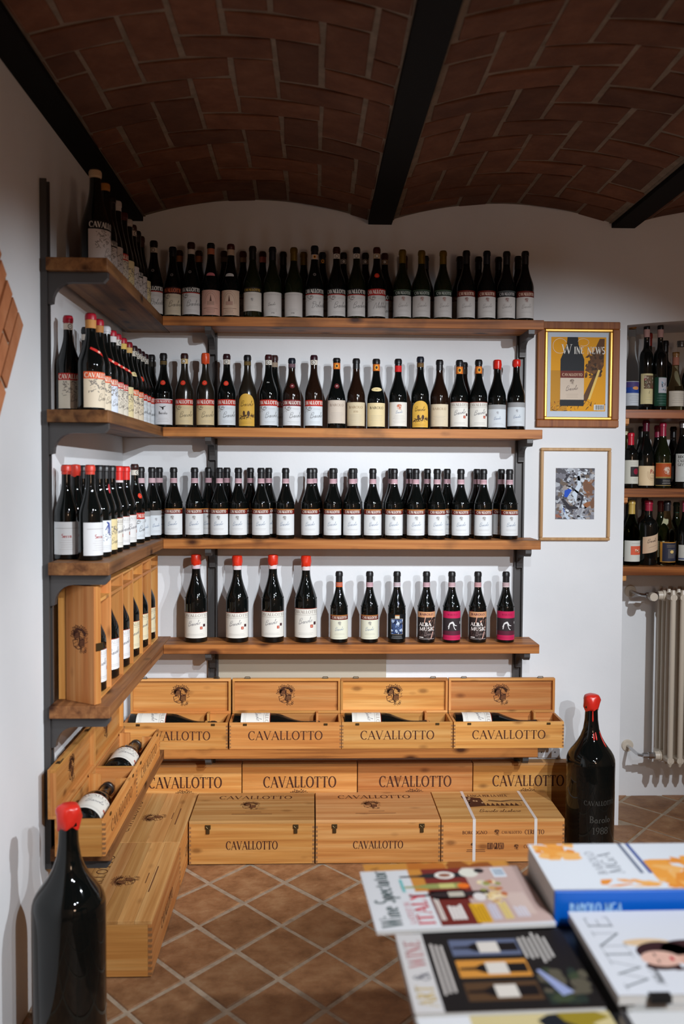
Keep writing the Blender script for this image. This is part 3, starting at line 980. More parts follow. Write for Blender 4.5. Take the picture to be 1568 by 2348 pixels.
def upright(name, label, fx, z0, z1, ln_):
    """post against the wall; fx maps (out from wall, along wall, z) to the room"""
    t = thing(name, label, 'shelf upright', fx(0, 0, 0), (0, 0, 0), 'steel shelf uprights')
    O = Vector(fx(0, 0, 0))

    def put(nm, mb):
        mb.v = [tuple(Vector(fx(*p)) - O) for p in mb.v]
        me = mb.mesh(nm, [STEEL])
        o = link(nm, me, t)
        return o
    mb = MB()
    mb.box(0.0005, -0.02, z0, 0.006, 0.02, z1)
    mb.box(0.006, -0.02, z0, 0.020, -0.013, z1)
    mb.box(0.006, 0.013, z0, 0.020, 0.02, z1)
    put('post', mb)
    for k in range(1, 6):
        zt = Z[k] - TH - 0.0008
        H, Ln, g = 0.092, ln_, 0.03
        r = 0.058
        poly = [(0.020, zt), (Ln, zt), (Ln, zt - g * 0.55), (Ln - 0.012, zt - g)]
        cx, cz = 0.034 + r, zt - g - r
        poly += [(cx + r * 1.0 * cos(rad(a)) , cz + r * sin(rad(a))) for a in (90, 105, 120, 135, 150, 165, 180)]
        poly += [(0.034, zt - H), (0.020, zt - H - 0.004)]
        mb = MB()
        mb.prism(poly, -0.0125, 0.0125, axis=1)
        put('bracket', mb)
    return t


upright('shelf_upright', 'dark steel upright with curved brackets at the open end of the side wall shelves',
        lambda o, a, z: (o, -1.156 + a, z), 0.34, 2.43, 0.198)
upright('shelf_upright', 'dark steel upright on the back wall nearer the room corner',
        lambda o, a, z: (0.386 + a, -o, z), 0.34, 2.42, 0.192)
upright('shelf_upright', 'dark steel upright on the back wall beside the two framed pictures',
        lambda o, a, z: (1.719 + a, -o, z), 0.34, 2.42, 0.192)

# ------------------------------------------------------------------ bottles
ALB = [(0, 0), (0, 0.90), (0.004, 0.965), (0.012, 1), (0.47, 1), (0.495, 0.985), (0.52, 0.955), (0.55, 0.895), (0.58, 0.815), (0.62, 0.705),
       (0.66, 0.60), (0.70, 0.51), (0.74, 0.435), (0.78, 0.39), (0.82, 0.375), (0.93, 0.365), (0.935, 0.41), (0.975, 0.41), (0.985, 0.38), (1, 0.35), (1, 0)]
SLP = [(0, 0), (0, 0.90), (0.004, 0.965), (0.012, 1), (0.40, 1), (0.44, 0.985), (0.48, 0.94), (0.53, 0.85), (0.58, 0.74), (0.63, 0.64),
       (0.68, 0.55), (0.72, 0.49), (0.76, 0.44), (0.80, 0.405), (0.84, 0.39), (0.93, 0.375), (0.935, 0.42), (0.98, 0.42), (1, 0.37), (1, 0)]
BDX = [(0, 0), (0, 0.90), (0.004, 0.965), (0.012, 1), (0.60, 1), (0.63, 0.985), (0.66, 0.92), (0.685, 0.80), (0.705, 0.62), (0.72, 0.50), (0.745, 0.43),
       (0.78, 0.40), (0.93, 0.39), (0.935, 0.44), (0.98, 0.44), (1, 0.40), (1, 0)]
FLASK = [(0, 0), (0, 0.92), (0.01, 1), (0.30, 1), (0.36, 0.95), (0.45, 0.78), (0.55, 0.58), (0.63, 0.46), (0.70, 0.40), (0.94, 0.38), (0.945, 0.43), (1, 0.43), (1, 0)]
TALL = [(0, 0), (0, 0.92), (0.005, 1), (0.47, 1), (0.53, 0.94), (0.58, 0.80), (0.64, 0.64), (0.70, 0.55), (0.95, 0.50), (0.955, 0.55), (1, 0.55), (1, 0)]
JER = [(0, 0), (0, 0.92), (0.006, 0.975), (0.016, 1), (0.58, 1), (0.605, 0.985), (0.63, 0.93), (0.655, 0.83), (0.68, 0.70), (0.71, 0.56), (0.745, 0.435),
       (0.79, 0.33), (0.85, 0.275), (0.92, 0.255), (0.925, 0.29), (0.985, 0.29), (1, 0.25), (1, 0)]


def rat(prof, z):
    for (za, ra), (zb, rb) in zip(prof[1:-2], prof[2:-1]):
        if za <= z <= zb and zb > za:
            return ra + (rb - ra) * (z - za) / (zb - za)
    return prof[-2][1]


MC = {}


def cached(key, fn):
    if key not in MC:
        MC[key] = fn()
    return MC[key]


def glass_mesh(prof, h, r, m, n=28):
    def f():
        mb = MB()
        mb.lathe([(z * h, q * r) for z, q in prof], n)
        return mb.mesh('bottle_glass', [m], 45)
    return cached(('g', id(prof), h, r, m.name, n), f)


def capsule_mesh(prof, h, r, m, ln_, wax):
    def f():
        mb = MB()
        z0 = 1 - ln_ / h
        zs = [z0] + [z for z, q in prof[1:-1] if z > z0 + 0.003] + ([] if prof[-2][0] >= 1 else [1])
        th = 0.0022 if wax else 0.0006
        pts = [(z0 * h, rat(prof, z0) * r - 0.0005)]
        pts += [(z * h, rat(prof, z) * r + th) for z in zs]
        if wax:
            pts = [pts[0]] + [(z0 * h - 0.001, rat(prof, z0) * r + th * 0.5)] + [(z, max(q, 0.39 * r + th * (1.0 + 0.6 * sin((z - z0 * h) / ln_ * pi)))) for z, q in pts[1:-1]] + [(h - 0.004, 0.40 * r + th * 1.1), (h + 0.001, 0.34 * r + th), (h + 0.0025, 0.2 * r)]
        else:
            pts[-1] = (h + 0.0004, pts[-1][1] - 0.001)
        pts.append((h + (0.003 if wax else 0.0006), 0))
        wob = None
        if wax:
            rn = random.Random(int(h * 1e4))
            ph = [rn.uniform(0, 6) for _ in range(3)]

            def wob(i, a, z, q):
                s_ = 1 + 0.035 * sin(3 * a + ph[0] + z * 200) + 0.02 * sin(7 * a + ph[1])
                if i <= 1:
                    z = z - 0.003 * max(0, sin(2 * a + ph[2])) - 0.0015 * sin(5 * a + ph[0])
                return z, q * s_
        mb.lathe(pts, 22, wob=wob)
        return mb.mesh('capsule', [m], 40)
    return cached(('c', id(prof), h, r, m.name, ln_, wax), f)


def band_mesh(prof, h, r, z0, z1, col, emblem=None, nm='neck_band'):
    def f():
        r0, r1 = rat(prof, z0 / h) * r + 0.0007, rat(prof, z1 / h) * r + 0.0007

        def mp(u, v, l):
            t = (v - z0) / (z1 - z0)
            q = r0 + (r1 - r0) * t + l
            a = u / r0
            return (q * sin(a), -q * cos(a), v)
        p = Print(mp, 0.004)
        span = pi * r0 * 0.999
        p.rect(-span, z0, span, z1, rgb(*col), 0)
        H = z1 - z0
        if emblem == 'ring':
            p.ell(0, (z0 + z1) / 2, H * 0.36, H * 0.40, rgb(20, 18, 18), 2, 10)
            p.ell(0, (z0 + z1) / 2, H * 0.26, H * 0.29, rgb(235, 230, 220), 3, 10)
            p.stroke([(-H * 0.12, z0 + H * 0.62), (-H * 0.03, z0 + H * 0.36), (H * 0.12, z0 + H * 0.62)], H * 0.08, rgb(20, 18, 18), 4)
        elif emblem == 'gold':
            p.ell(0, (z0 + z1) / 2, H * 0.3, H * 0.38, rgb(245, 170, 60), 2, 10)
            p.ell(0, (z0 + z1) / 2, H * 0.16, H * 0.22, rgb(60, 40, 30), 3, 8)
        elif emblem == 'lines':
            for t in (0.3, 0.55, 0.75):
                p.rect(-span * 0.6, z0 + H * t, span * 0.6, z0 + H * t + H * 0.08, rgb(170, 120, 130), 2)
        elif emblem == 'stripes':
            for t in (0.15, 0.4, 0.65):
                p.rect(-span * 0.6, z0 + H * t, span * 0.6, z0 + H * t + H * 0.1, rgb(140, 110, 50), 2)
        return p.mesh(nm)
    return cached(('b', id(prof), h, r, z0, z1, col, emblem, nm), f)


def seal_mesh(prof, h, r, zc, kind):
    def f():
        def mp(u, v, l):
            q = rat(prof, (zc + v) / h) * r + 0.0008 + l
            q0 = rat(prof, zc / h) * r
            a = u / q0
            return (q * sin(a), -q * cos(a), zc + v)
        p = Print(mp, 0.0025)
        if kind in ('red', 'dark'):
            c = {'red': (212, 52, 28), 'dark': (96, 22, 26)}[kind]
            for i in range(12):
                a = 2 * pi * i / 12
                p.ell(0.0088 * cos(a), 0.0088 * sin(a), 0.002, 0.002, rgb(*c), 1, 4)
            p.ell(0, 0, 0.0092, 0.0092, rgb(*c), 2, 10)
            p.ell(0, 0, 0.0055, 0.005, rgb(min(255, c[0] + 30), c[1] + 40, c[2] + 40), 3, 8)
            p.stroke([(-0.003, 0.0), (0.003, 0.001)], 0.0022, rgb(240, 225, 210) if kind == 'dark' else rgb(120, 20, 15), 4)
        elif kind == 'year':
            p.text('1964', 0, -0.002, 0.0045, rgb(225, 222, 215), 2, bold=1.2)
        elif kind == 'oval':
            p.ell(0, 0, 0.023, 0.0085, rgb(226, 205, 150), 1, 16)
            p.text('1974', 0, -0.0018, 0.004, rgb(70, 50, 30), 3)
        elif kind in ('pinkcollar', 'whitecollar'):
            c = {'pinkcollar': (205, 115, 120), 'whitecollar': (205, 200, 195)}[kind]
            n = 14
            for i in range(n):
                a, b_ = -1 + 2 * i / n, -1 + 2 * (i + 1) / n
                ha, hb = 0.007 * math.sqrt(max(0, 1 - a * a)), 0.007 * math.sqrt(max(0, 1 - b_ * b_))
                p.quad([(0.017 * a, -0.006), (0.017 * b_, -0.006), (0.017 * b_, hb), (0.017 * a, ha)], rgb(*c), 1)
        elif kind == 'dot':
            p.ell(0, 0, 0.006, 0.006, rgb(130, 122, 118), 1, 8)
            p.ell(0, 0, 0.004, 0.004, rgb(60, 54, 52), 2, 8)
        elif kind == 'pink':
            p.ell(0, 0, 0.004, 0.016, rgb(170, 40, 50), 1, 8)
        elif kind == 'wedge':
            p.stroke([(-0.028, 0.013), (-0.01, 0.006), (0.01, -0.003), (0.028, -0.010)], [0.007, 0.009, 0.010, 0.009], rgb(206, 44, 36), 1)
            p.ell(0.002, 0.0015, 0.006, 0.004, rgb(240, 190, 170), 3, 8)
        return p.mesh('seal')
    return cached(('s', id(prof), h, r, zc, kind), f)


def emboss_mesh(prof, h, r, m):
    def f():
        mb = MB()
        rn = random.Random(3)
        for k in range(34):
            a = 2 * pi * k / 34
            z = 0.512 * h
            q = rat(prof, 0.512) * r
            x, y = q * cos(a), q * sin(a)
            tx, ty = -sin(a), cos(a)
            hw, hh, d = 0.0016 + 0.0008 * rn.random(), 0.0028, 0.0009
            vs = []
            for sc_, o in ((1.0, -0.0003), (0.55, d)):
                for su, sv in ((-1, -1), (1, -1), (1, 1), (-1, 1)):
                    vs.append((x + cos(a) * (o - 0.0005 * sv) + tx * hw * su * sc_, y + sin(a) * (o - 0.0005 * sv) + ty * hw * su * sc_, z + hh * sv * sc_))
            mb.add(vs, [(4, 5, 6, 7), (0, 1, 5, 4), (1, 2, 6, 5), (2, 3, 7, 6), (3, 0, 4, 7)])
        return mb.mesh('embossed_band', [m])
    return cached(('e', id(prof), h, r, m.name), f)


DK, INKC, GREY, BLUEG = rgb(40, 34, 32), rgb(84, 76, 72), rgb(150, 145, 142), rgb(120, 135, 160)
BRAND = 'CAVALLOTTO'


def label_mesh(design, r, z0, z1, half=1.12, **kw):
    def f():
        rn = random.Random(hash_(design) + int(z0 * 1e4))
        p = Print(cyl(r), 0.0035)
        w = half * r
        H = z1 - z0
        WW = 1.36 * r
        plain = p.rect

        def rect(u0, v0, u1, v1, col, l=0):      # paper and full bands reach a little further round than the text
            plain(-WW if abs(u0 + w) < 1e-6 else u0, v0, WW if abs(u1 - w) < 1e-6 else u1, v1, col, l)
        p.rect = rect
        DES[design](p, w, z0, z1, H, rn)
        return p.mesh('front_label')
    return cached(('l', design, r, z0, z1, half), f)


def hash_(s):
    h = 7
    for ch in s:
        h = (h * 31 + ord(ch)) % 99991
    return h


def d_band(band, strip, ink, paper, frac=0.80, cursive=BLUEG, crest=GREY, word='Barolo'):
    def g(p, w, z0, z1, H, rn):
        zb = z0 + H * frac
        p.rect(-w, z0, w, zb, paper, 0)
        p.rect(-w, zb, w, z1, band, 0)
        if strip:
            p.rect(-w, z1 - H * 0.035, w, z1, strip, 1)
        p.text(BRAND, 0, zb + H * 0.045, (z1 - zb) * 0.52, ink, 2, fit=w * 1.62, bold=1.25)
        p.crest(0.0, z0 + H * 0.66, H * 0.17, crest, 2)
        p.script(word, -w * 0.52, z0 + H * 0.34, H * 0.15, cursive, 0.0008, 2)
        p.lines(-w * 0.6, w * 0.6, z0 + H * 0.24, 2, H * 0.04, GREY, 0.0005, 2, rn)
        p.lines(-w * 0.85, w * 0.85, z0 + H * 0.07, 1, H * 0.04, GREY, 0.0004, 2, rn)
    return g


def d_old(band, paper, ink=rgb(240, 235, 225), word='Barolo', sep=None, sk=rgb(96, 86, 76)):
    def g(p, w, z0, z1, H, rn):
        zb = z0 + H * 0.76
        p.rect(-w, z0, w, zb, paper, 0)
        p.rect(-w, zb, w, z1, band, 0)
        if sep:
            p.rect(-w, zb, w, zb + H * 0.035, sep, 1)
        p.text(BRAND, 0, zb + H * 0.06, H * 0.135, ink, 2, fit=w * 2.3, bold=1.35)
        p.sketch(-w * 0.95, zb - H * 0.03, w * 0.8, H * 0.26, sk, 40, 3, 2, 0.0009)
        p.lines(0, w * 0.8, zb - H * 0.1, 2, H * 0.035, GREY, 0.0005, 2, rn)
        p.script(word, -w * 0.35, z0 + H * 0.27, H * 0.22, DK, 0.0009, 2)
        p.lines(-w * 0.5, w * 0.9, z0 + H * 0.15, 2, H * 0.05, GREY, 0.0006, 2, rn)
    return g


def d_arch(p, w, z0, z1, H, rn):
    n = 20
    c = rgb(214, 168, 70)
    for i in range(n):
        a, b_ = -1 + 2 * i / n, -1 + 2 * (i + 1) / n
        ha, hb = [z0 + H * (0.66 + 0.34 * math.sqrt(max(0, 1 - t * t))) for t in (a, b_)]
        p.quad([(w * 0.92 * a, z0), (w * 0.92 * b_, z0), (w * 0.92 * b_, hb), (w * 0.92 * a, ha)], c, 0)
    p.script('Barolo', -w * 0.62, z0 + H * 0.60, H * 0.17, rgb(60, 38, 20), 0.0011, 2, 0.05)
    p.sketch(-w * 0.8, z0 + H * 0.34, w * 1.6, H * 0.13, rgb(60, 40, 30), 70, 8, 2, 0.0011)
    p.ell(-w * 0.2, z0 + H * 0.40, w * 0.12, H * 0.07, rgb(80, 55, 40), 3, 8)
    p.ell(w * 0.25, z0 + H * 0.38, w * 0.14, H * 0.09, rgb(70, 48, 36), 3, 8)
    p.lines(-w * 0.6, w * 0.6, z0 + H * 0.12, 2, H * 0.05, rgb(120, 84, 40), 0.0006, 2, rn)


def d_plain(paper, ink, top='BAROLO', year=None, fr=0.84):
    def g(p, w, z0, z1, H, rn):
        p.rect(-w, z0, w, z1, paper, 0)
        if top:
            p.text(top, 0, z0 + H * 0.74, H * 0.10, ink, 2, fit=w * 1.45, bold=1.2)
        if year:
            p.text(year, 0, z0 + H * 0.56, H * 0.08, ink, 2)
        p.lines(-w * 0.7, w * 0.7, z0 + H * 0.46, 6, H * 0.065, GREY, 0.0006, 2, rn)
        p.lines(-w * 0.9, w * 0.9, z0 + H * 0.06, 1, 0.01, GREY, 0.0006, 2, rn)
    return g


def d_crest_orange(p, w, z0, z1, H, rn):
    p.rect(-w, z0, w, z1, rgb(222, 216, 206), 0)
    p.crest(0, z0 + H * 0.80, H * 0.26, rgb(190, 95, 50), 2)
    p.script('Barolo', -w * 0.4, z0 + H * 0.52, H * 0.12, BLUEG, 0.0008, 2)
    p.lines(-w * 0.7, w * 0.7, z0 + H * 0.44, 6, H * 0.06, GREY, 0.0006, 2, rn)


def d_squares(paper=rgb(226, 222, 212), pale=rgb(135, 122, 112)):
    def g(p, w, z0, z1, H, rn):
        p.rect(-w, z0, w, z1, paper, 0)
        p.rect(-w, z1 - H * 0.02, w, z1, rgb(150, 60, 40), 1)
        p.text(BRAND, 0, z0 + H * 0.83, H * 0.105, pale, 2, fit=w * 2.25, bold=1.1)
        p.rect(-w, z0 + H * 0.775, w, z0 + H * 0.783, pale, 1)
        p.script('Barolo', -w * 0.62, z0 + H * 0.44, H * 0.2, rgb(96, 92, 102), 0.0010, 2, 0.2)
        q = H * 0.105
        u, v = w * 0.38, z0 + H * 0.34
        p.rect(u, v, u + q, v + q, rgb(170, 52, 40), 2)
        p.rect(u + q * 1.25, v + q * 0.9, u + q * 2.25, v + q * 1.9, rgb(70, 40, 44), 2)
        p.rect(u + q * 0.25, v + q * 0.25, u + q * 0.75, v + q * 0.75, rgb(220, 150, 120), 3)
        p.lines(-w * 0.8, w * 0.8, z0 + H * 0.16, 2, H * 0.05, GREY, 0.0007, 2, rn)
    return g


def d_greyband(p, w, z0, z1, H, rn):
    p.rect(-w, z0, w, z1, rgb(214, 220, 224), 0)
    p.rect(-w, z0 + H * 0.80, w, z1, rgb(158, 158, 158), 1)
    p.crest(0, z0 + H * 0.64, H * 0.13, rgb(165, 165, 170), 2)
    p.script('Barolo', -w * 0.4, z0 + H * 0.32, H * 0.13, BLUEG, 0.0008, 2)
    p.lines(-w * 0.5, w * 0.7, z0 + H * 0.18, 2, H * 0.05, GREY, 0.0005, 2, rn)


def d_white(paper=rgb(205, 198, 192), word=None):
    def g(p, w, z0, z1, H, rn):
        p.rect(-w, z0, w, z1, paper, 0)
        p.text(BRAND, 0, z0 + H * 0.88, H * 0.05, GREY, 2, fit=w * 1.3)
        if word:
            p.script(word, -w * 0.5, z0 + H * 0.42, H * 0.13, INKC, 0.0007, 2)
        p.text('1998', 0, z0 + H * 0.1, H * 0.06, INKC, 2)
        p.lines(-w * 0.5, w * 0.5, z0 + H * 0.3, 3, H * 0.05, GREY, 0.0005, 2, rn)
    return g


def d_tower(paper):
    def g(p, w, z0, z1, H, rn):
        p.rect(-w, z0, w, z1, paper, 0)
        c = rgb(120, 88, 74)
        p.stroke([(w * 0.55 * cos(rad(a)), z0 + H * (0.45 + 0.42 * sin(rad(a)))) for a in range(0, 181, 15)], 0.0009, c, 2)
        p.stroke([(w * 0.72 * cos(rad(a)), z0 + H * (0.45 + 0.5 * sin(rad(a)))) for a in range(0, 181, 15)], 0.0006, c, 2)
        p.poly([(-w * 0.1, z0 + H * 0.55), (w * 0.1, z0 + H * 0.55), (0, z0 + H * 0.82)], rgb(96, 60, 50), 2)
        p.rect(-w * 0.35, z0 + H * 0.40, w * 0.35, z0 + H * 0.55, rgb(178, 140, 122), 2)
        p.rect(-w * 0.75, z0 + H * 0.26, w * 0.75, z0 + H * 0.275, c, 2)
        p.lines(-w * 0.5, w * 0.5, z0 + H * 0.2, 3, H * 0.06, c, 0.0012, 2, rn)
    return g


def d_goldtop(p, w, z0, z1, H, rn):
    p.rect(-w, z0, w, z0 + H * 0.80, rgb(210, 202, 192), 0)
    p.rect(-w, z0 + H * 0.80, w, z1, rgb(34, 28, 22), 0)
    p.text(BRAND, 0, z0 + H * 0.84, H * 0.10, rgb(190, 150, 60), 2, fit=w * 1.75, bold=1.4)
    p.crest(0, z0 + H * 0.48, H * 0.14, GREY, 2)
    p.lines(-w * 0.5, w * 0.5, z0 + H * 0.68, 1, 0.01, GREY, 0.0005, 2, rn)
    p.lines(-w * 0.6, w * 0.6, z0 + H * 0.2, 3, H * 0.05, GREY, 0.0005, 2, rn)


def d_sketch(band, paper, ink=rgb(238, 228, 210), seed=3):
    def g(p, w, z0, z1, H, rn):
        zb = z0 + H * 0.80
        p.rect(-w, z0, w, zb if band else z1, paper, 0)
        if band:
            p.rect(-w, zb, w, z1, band, 0)
            p.text(BRAND, 0, zb + H * 0.04, H * 0.125, ink, 2, fit=w * 2.3, bold=1.35)
        p.sketch(-w * 0.9, zb - H * 0.02, w * 1.5, H * 0.45, rgb(128, 120, 112), 60, seed, 2, 0.0014)
        p.script('Barolo', -w * 0.3, z0 + H * 0.18, H * 0.2, rgb(100, 92, 84), 0.0009, 2)
    return g


def d_redword(p, w, z0, z1, H, rn):
    p.rect(-w, z0, w, z1, rgb(218, 218, 218), 0)
    p.rect(-w * 0.95, z0 + H * 0.80, w * 0.95, z0 + H * 0.81, GREY, 2)
    p.text('Serra', 0, z0 + H * 0.52, H * 0.11, rgb(170, 40, 45), 2, bold=1.3)
    p.lines(-w * 0.6, w * 0.6, z0 + H * 0.44, 5, H * 0.07, rgb(175, 165, 165), 0.0006, 2, rn)


GL['S'] = GL['S']


def d_bluedraw(p, w, z0, z1, H, rn):
    p.rect(-w, z0, w, z1, rgb(222, 224, 226), 0)
    c = rgb(70, 84, 150)
    p.stroke([(-w * 0.1, z0 + H * 0.95), (w * 0.1, z0 + H * 0.9), (w * 0.2, z0 + H * 0.7), (w * 0.12, z0 + H * 0.55)], [0.003, 0.008, 0.006, 0.003], c, 2)
    p.stroke([(-w * 0.2, z0 + H * 0.7), (0, z0 + H * 0.85), (w * 0.05, z0 + H * 0.6)], 0.003, c, 2)
    p.sketch(-w * 0.5, z0 + H * 0.62, w, H * 0.3, rgb(90, 96, 120), 24, 6, 2, 0.001)
    p.lines(-w * 0.6, w * 0.6, z0 + H * 0.2, 3, H * 0.05, GREY, 0.0006, 2, rn)


def d_bluephoto(p, w, z0, z1, H, rn):
    p.rect(-w, z0, w, z1, rgb(10, 11, 14), 0)
    a, b_ = w * 0.62, z0 + H * 0.2
    p.rect(-a, b_, a, z0 + H * 0.82, rgb(58, 74, 108), 1)
    p.blobs(-a, b_, a, z0 + H * 0.82, [rgb(30, 40, 70), rgb(90, 120, 170), rgb(190, 205, 225), rgb(16, 18, 28), rgb(60, 80, 130)], 46, 5, 2, (0.06, 0.2))
    p.stroke([(-a, b_), (a, b_), (a, z0 + H * 0.82), (-a, z0 + H * 0.82), (-a, b_)], 0.0008, rgb(190, 160, 110), 5)
    p.rect(-w * 0.2, z0 + H * 0.83, w * 0.25, z0 + H * 0.95, rgb(206, 196, 176), 2)
    p.rect(-w * 0.2, z0 + H * 0.93, w * 0.25, z0 + H * 0.97, rgb(190, 120, 60), 3)
    p.lines(-w * 0.7, w * 0.7, z0 + H * 0.13, 3, H * 0.045, rgb(190, 190, 190), 0.0007, 2, rn)


def d_concert(p, w, z0, z1, H, rn):
    p.rect(-w, z0, w, z1, rgb(44, 34, 32), 0)
    p.rect(-w, z0 + H * 0.80, w, z1, rgb(206, 150, 108), 1)
    p.poly([(-w * 0.35, z0 + H * 0.60), (w * 0.2, z0 + H * 0.62), (w * 0.55, z0 + H * 0.80), (w * 0.6, z0 + H * 0.97), (-w * 0.2, z0 + H * 0.92)], rgb(214, 160, 138), 4)
    p.poly([(w * 0.2, z0 + H * 0.3), (w * 0.7, z0 + H * 0.36), (w * 0.9, z0 + H * 0.74), (w * 0.5, z0 + H * 0.7)], rgb(196, 146, 126), 4)
    p.blobs(-w, z0, w * 0.9, z0 + H * 0.55, [rgb(30, 24, 24), rgb(66, 50, 46), rgb(84, 66, 60)], 22, 3, 2, (0.1, 0.2))
    p.text('BAROLO', -w * 0.1, z0 + H * 0.875, H * 0.07, rgb(90, 40, 60), 5, fit=w * 1.4, bold=1.6)
    p.text('ALBA', -w * 0.25, z0 + H * 0.50, H * 0.12, rgb(236, 226, 220), 6, fit=w * 1.25, bold=1.7)
    p.text('MUSIC', -w * 0.02, z0 + H * 0.34, H * 0.12, rgb(236, 226, 220), 6, fit=w * 1.6, bold=1.7)
    p.script('Barolo', -w * 0.4, z0 + H * 0.14, H * 0.18, rgb(130, 112, 108), 0.0012, 5)
    p.stroke([(w * 0.35, z0 + H * 0.05), (w * 0.6, z0 + H * 0.3)], 0.004, rgb(220, 170, 155), 5)
    p.lines(-w * 0.9, w * 0.8, z0 + H * 0.05, 1, 0.01, rgb(220, 210, 205), 0.001, 6, rn)
    p.rect(-w * 0.85, z0 + H * 0.085, -w * 0.4, z0 + H * 0.115, rgb(230, 225, 220), 6)


def d_pinkband(p, w, z0, z1, H, rn):
    pk = rgb(196, 34, 84)
    p.rect(-w, z0, w, z1, pk, 0)
    p.rect(-w, z0 + H * 0.17, w, z0 + H * 0.76, rgb(52, 44, 46), 1)
    p.rect(-w, z0 + H * 0.17, w, z0 + H * 0.32, rgb(92, 34, 52), 2)
    c = rgb(225, 222, 220)
    p.stroke([(-w * 0.45, z0 + H * 0.45), (-w * 0.25, z0 + H * 0.58), (0, z0 + H * 0.62), (w * 0.2, z0 + H * 0.52), (w * 0.45, z0 + H * 0.5)], [0.002, 0.006, 0.008, 0.004, 0.002], c, 3)
    p.stroke([(-w * 0.3, z0 + H * 0.55), (-w * 0.4, z0 + H * 0.38)], 0.004, c, 3)
    p.stroke([(w * 0.05, z0 + H * 0.55), (w * 0.2, z0 + H * 0.40), (w * 0.35, z0 + H * 0.36)], 0.003, c, 3)
    p.ell(w * 0.9, z0 + H * 0.6, 0.002, 0.006, c, 3, 6)
    p.text('BAROLO', 0, z0 + H * 0.86, H * 0.05, rgb(120, 20, 50), 3, fit=w)
    p.lines(-w * 0.8, w * 0.8, z0 + H * 0.11, 2, H * 0.04, rgb(140, 20, 56), 0.0007, 3, rn)


def d_eagle(p, w, z0, z1, H, rn):
    p.rect(-w, z0, w, z0 + H * 0.82, rgb(218, 218, 220), 0)
    p.rect(-w, z0 + H * 0.82, w, z1, rgb(176, 40, 40), 0)
    p.rect(-w, z1 - H * 0.03, w, z1, rgb(225, 222, 220), 1)
    p.text(BRAND, 0, z0 + H * 0.855, H * 0.09, rgb(240, 235, 230), 2, fit=w * 1.6, bold=1.3)
    p.stroke([(-w * 0.35, z0 + H * 0.70), (-w * 0.05, z0 + H * 0.66), (w * 0.3, z0 + H * 0.72)], [0.001, 0.005, 0.001], DK, 2)
    p.ell(0, z0 + H * 0.62, w * 0.08, H * 0.05, DK, 2, 6)
    p.text('Barolo', 0, z0 + H * 0.40, H * 0.10, DK, 2, bold=1.2)
    p.lines(-w * 0.6, w * 0.6, z0 + H * 0.24, 3, H * 0.06, GREY, 0.0006, 2, rn)


# recess labels
def d_n1(p, w, z0, z1, H, rn):
    p.rect(-w, z0, w, z1, rgb(200, 205, 212), 0)
    p.rect(-w, z0 + H * 0.52, w, z1 - H * 0.02, rgb(36, 70, 150), 1)
    p.rect(-w, z0 + H * 0.75, w, z1 - H * 0.02, rgb(78, 66, 120), 2)
    p.ell(w * 0.1, z0 + H * 0.72, w * 0.42, H * 0.07, rgb(220, 150, 90), 3, 9)
    p.lines(-w * 0.7, w * 0.7, z0 + H * 0.4, 4, H * 0.09, rgb(130, 130, 135), 0.0008, 2, rn)


def d_n2(p, w, z0, z1, H, rn):
    p.rect(-w, z0, w, z1, rgb(214, 200, 150), 0)
    a = w * 0.72
    p.rect(-a, z0 + H * 0.50, a, z0 + H * 0.94, rgb(110, 88, 66), 1)
    p.blobs(-a, z0 + H * 0.50, a, z0 + H * 0.94, [rgb(150, 60, 70), rgb(190, 170, 150), rgb(90, 96, 70), rgb(70, 50, 44)], 20, 4, 2)
    p.script('b', -w * 0.1, z0 + H * 0.34, H * 0.09, INKC, 0.0008, 2)
    p.lines(-w * 0.6, w * 0.6, z0 + H * 0.22, 2, H * 0.08, GREY, 0.0006, 2, rn)


def d_n3(p, w, z0, z1, H, rn):
    p.rect(-w, z0, w, z1, rgb(22, 66, 50), 0)
    p.rect(-w * 0.6, z0 + H * 0.45, w * 0.7, z1 - H * 0.02, rgb(196, 194, 200), 1)
    p.blobs(-w * 0.25, z0 + H * 0.5, w * 0.4, z0 + H * 0.86, [rgb(80, 100, 120), rgb(120, 160, 180), rgb(90, 84, 90), rgb(60, 62, 76)], 16, 4, 2)
    p.lines(-w * 0.8, w * 0.8, z0 + H * 0.36, 4, H * 0.09, rgb(120, 150, 140), 0.0008, 2, rn)


def d_lines(paper, ink=rgb(140, 130, 124)):
    def g(p, w, z0, z1, H, rn):
        p.rect(-w, z0, w, z1, paper, 0)
        p.lines(-w * 0.8, w * 0.8, z0 + H * 0.8, 5, H * 0.14, ink, 0.0008, 2, rn)
    return g


def d_m1(p, w, z0, z1, H, rn):
    p.rect(-w, z0, w, z1, rgb(206, 204, 190), 0)
    p.rect(-w * 0.45, z0 + H * 0.3, w * 0.75, z0 + H * 0.72, rgb(40, 34, 36), 1)
    p.ell(w * 0.2, z0 + H * 0.52, w * 0.3, H * 0.13, rgb(140, 24, 50), 2, 8)
    p.lines(-w * 0.6, w * 0.6, z0 + H * 0.88, 2, H * 0.07, GREY, 0.0007, 2, rn)
    p.lines(-w * 0.3, w * 0.6, z0 + H * 0.2, 2, H * 0.07, GREY, 0.0009, 2, rn)


def d_m2(p, w, z0, z1, H, rn):
    p.rect(-w, z0, w, z1, rgb(226, 200, 160), 0)
    for k in range(3):
        p.stroke(arc(w * 0.25, z0 + H * 0.58, w * (0.3 + 0.12 * k), H * (0.2 + 0.06 * k), 150, 390, 10), 0.0007, rgb(160, 110, 80), 2)
    p.text('Pin', w * 0.35, z0 + H * 0.62, H * 0.2, rgb(160, 40, 44), 3, bold=1.3)
    p.lines(0, w * 0.7, z0 + H * 0.5, 2, H * 0.12, INKC, 0.0008, 2, rn)


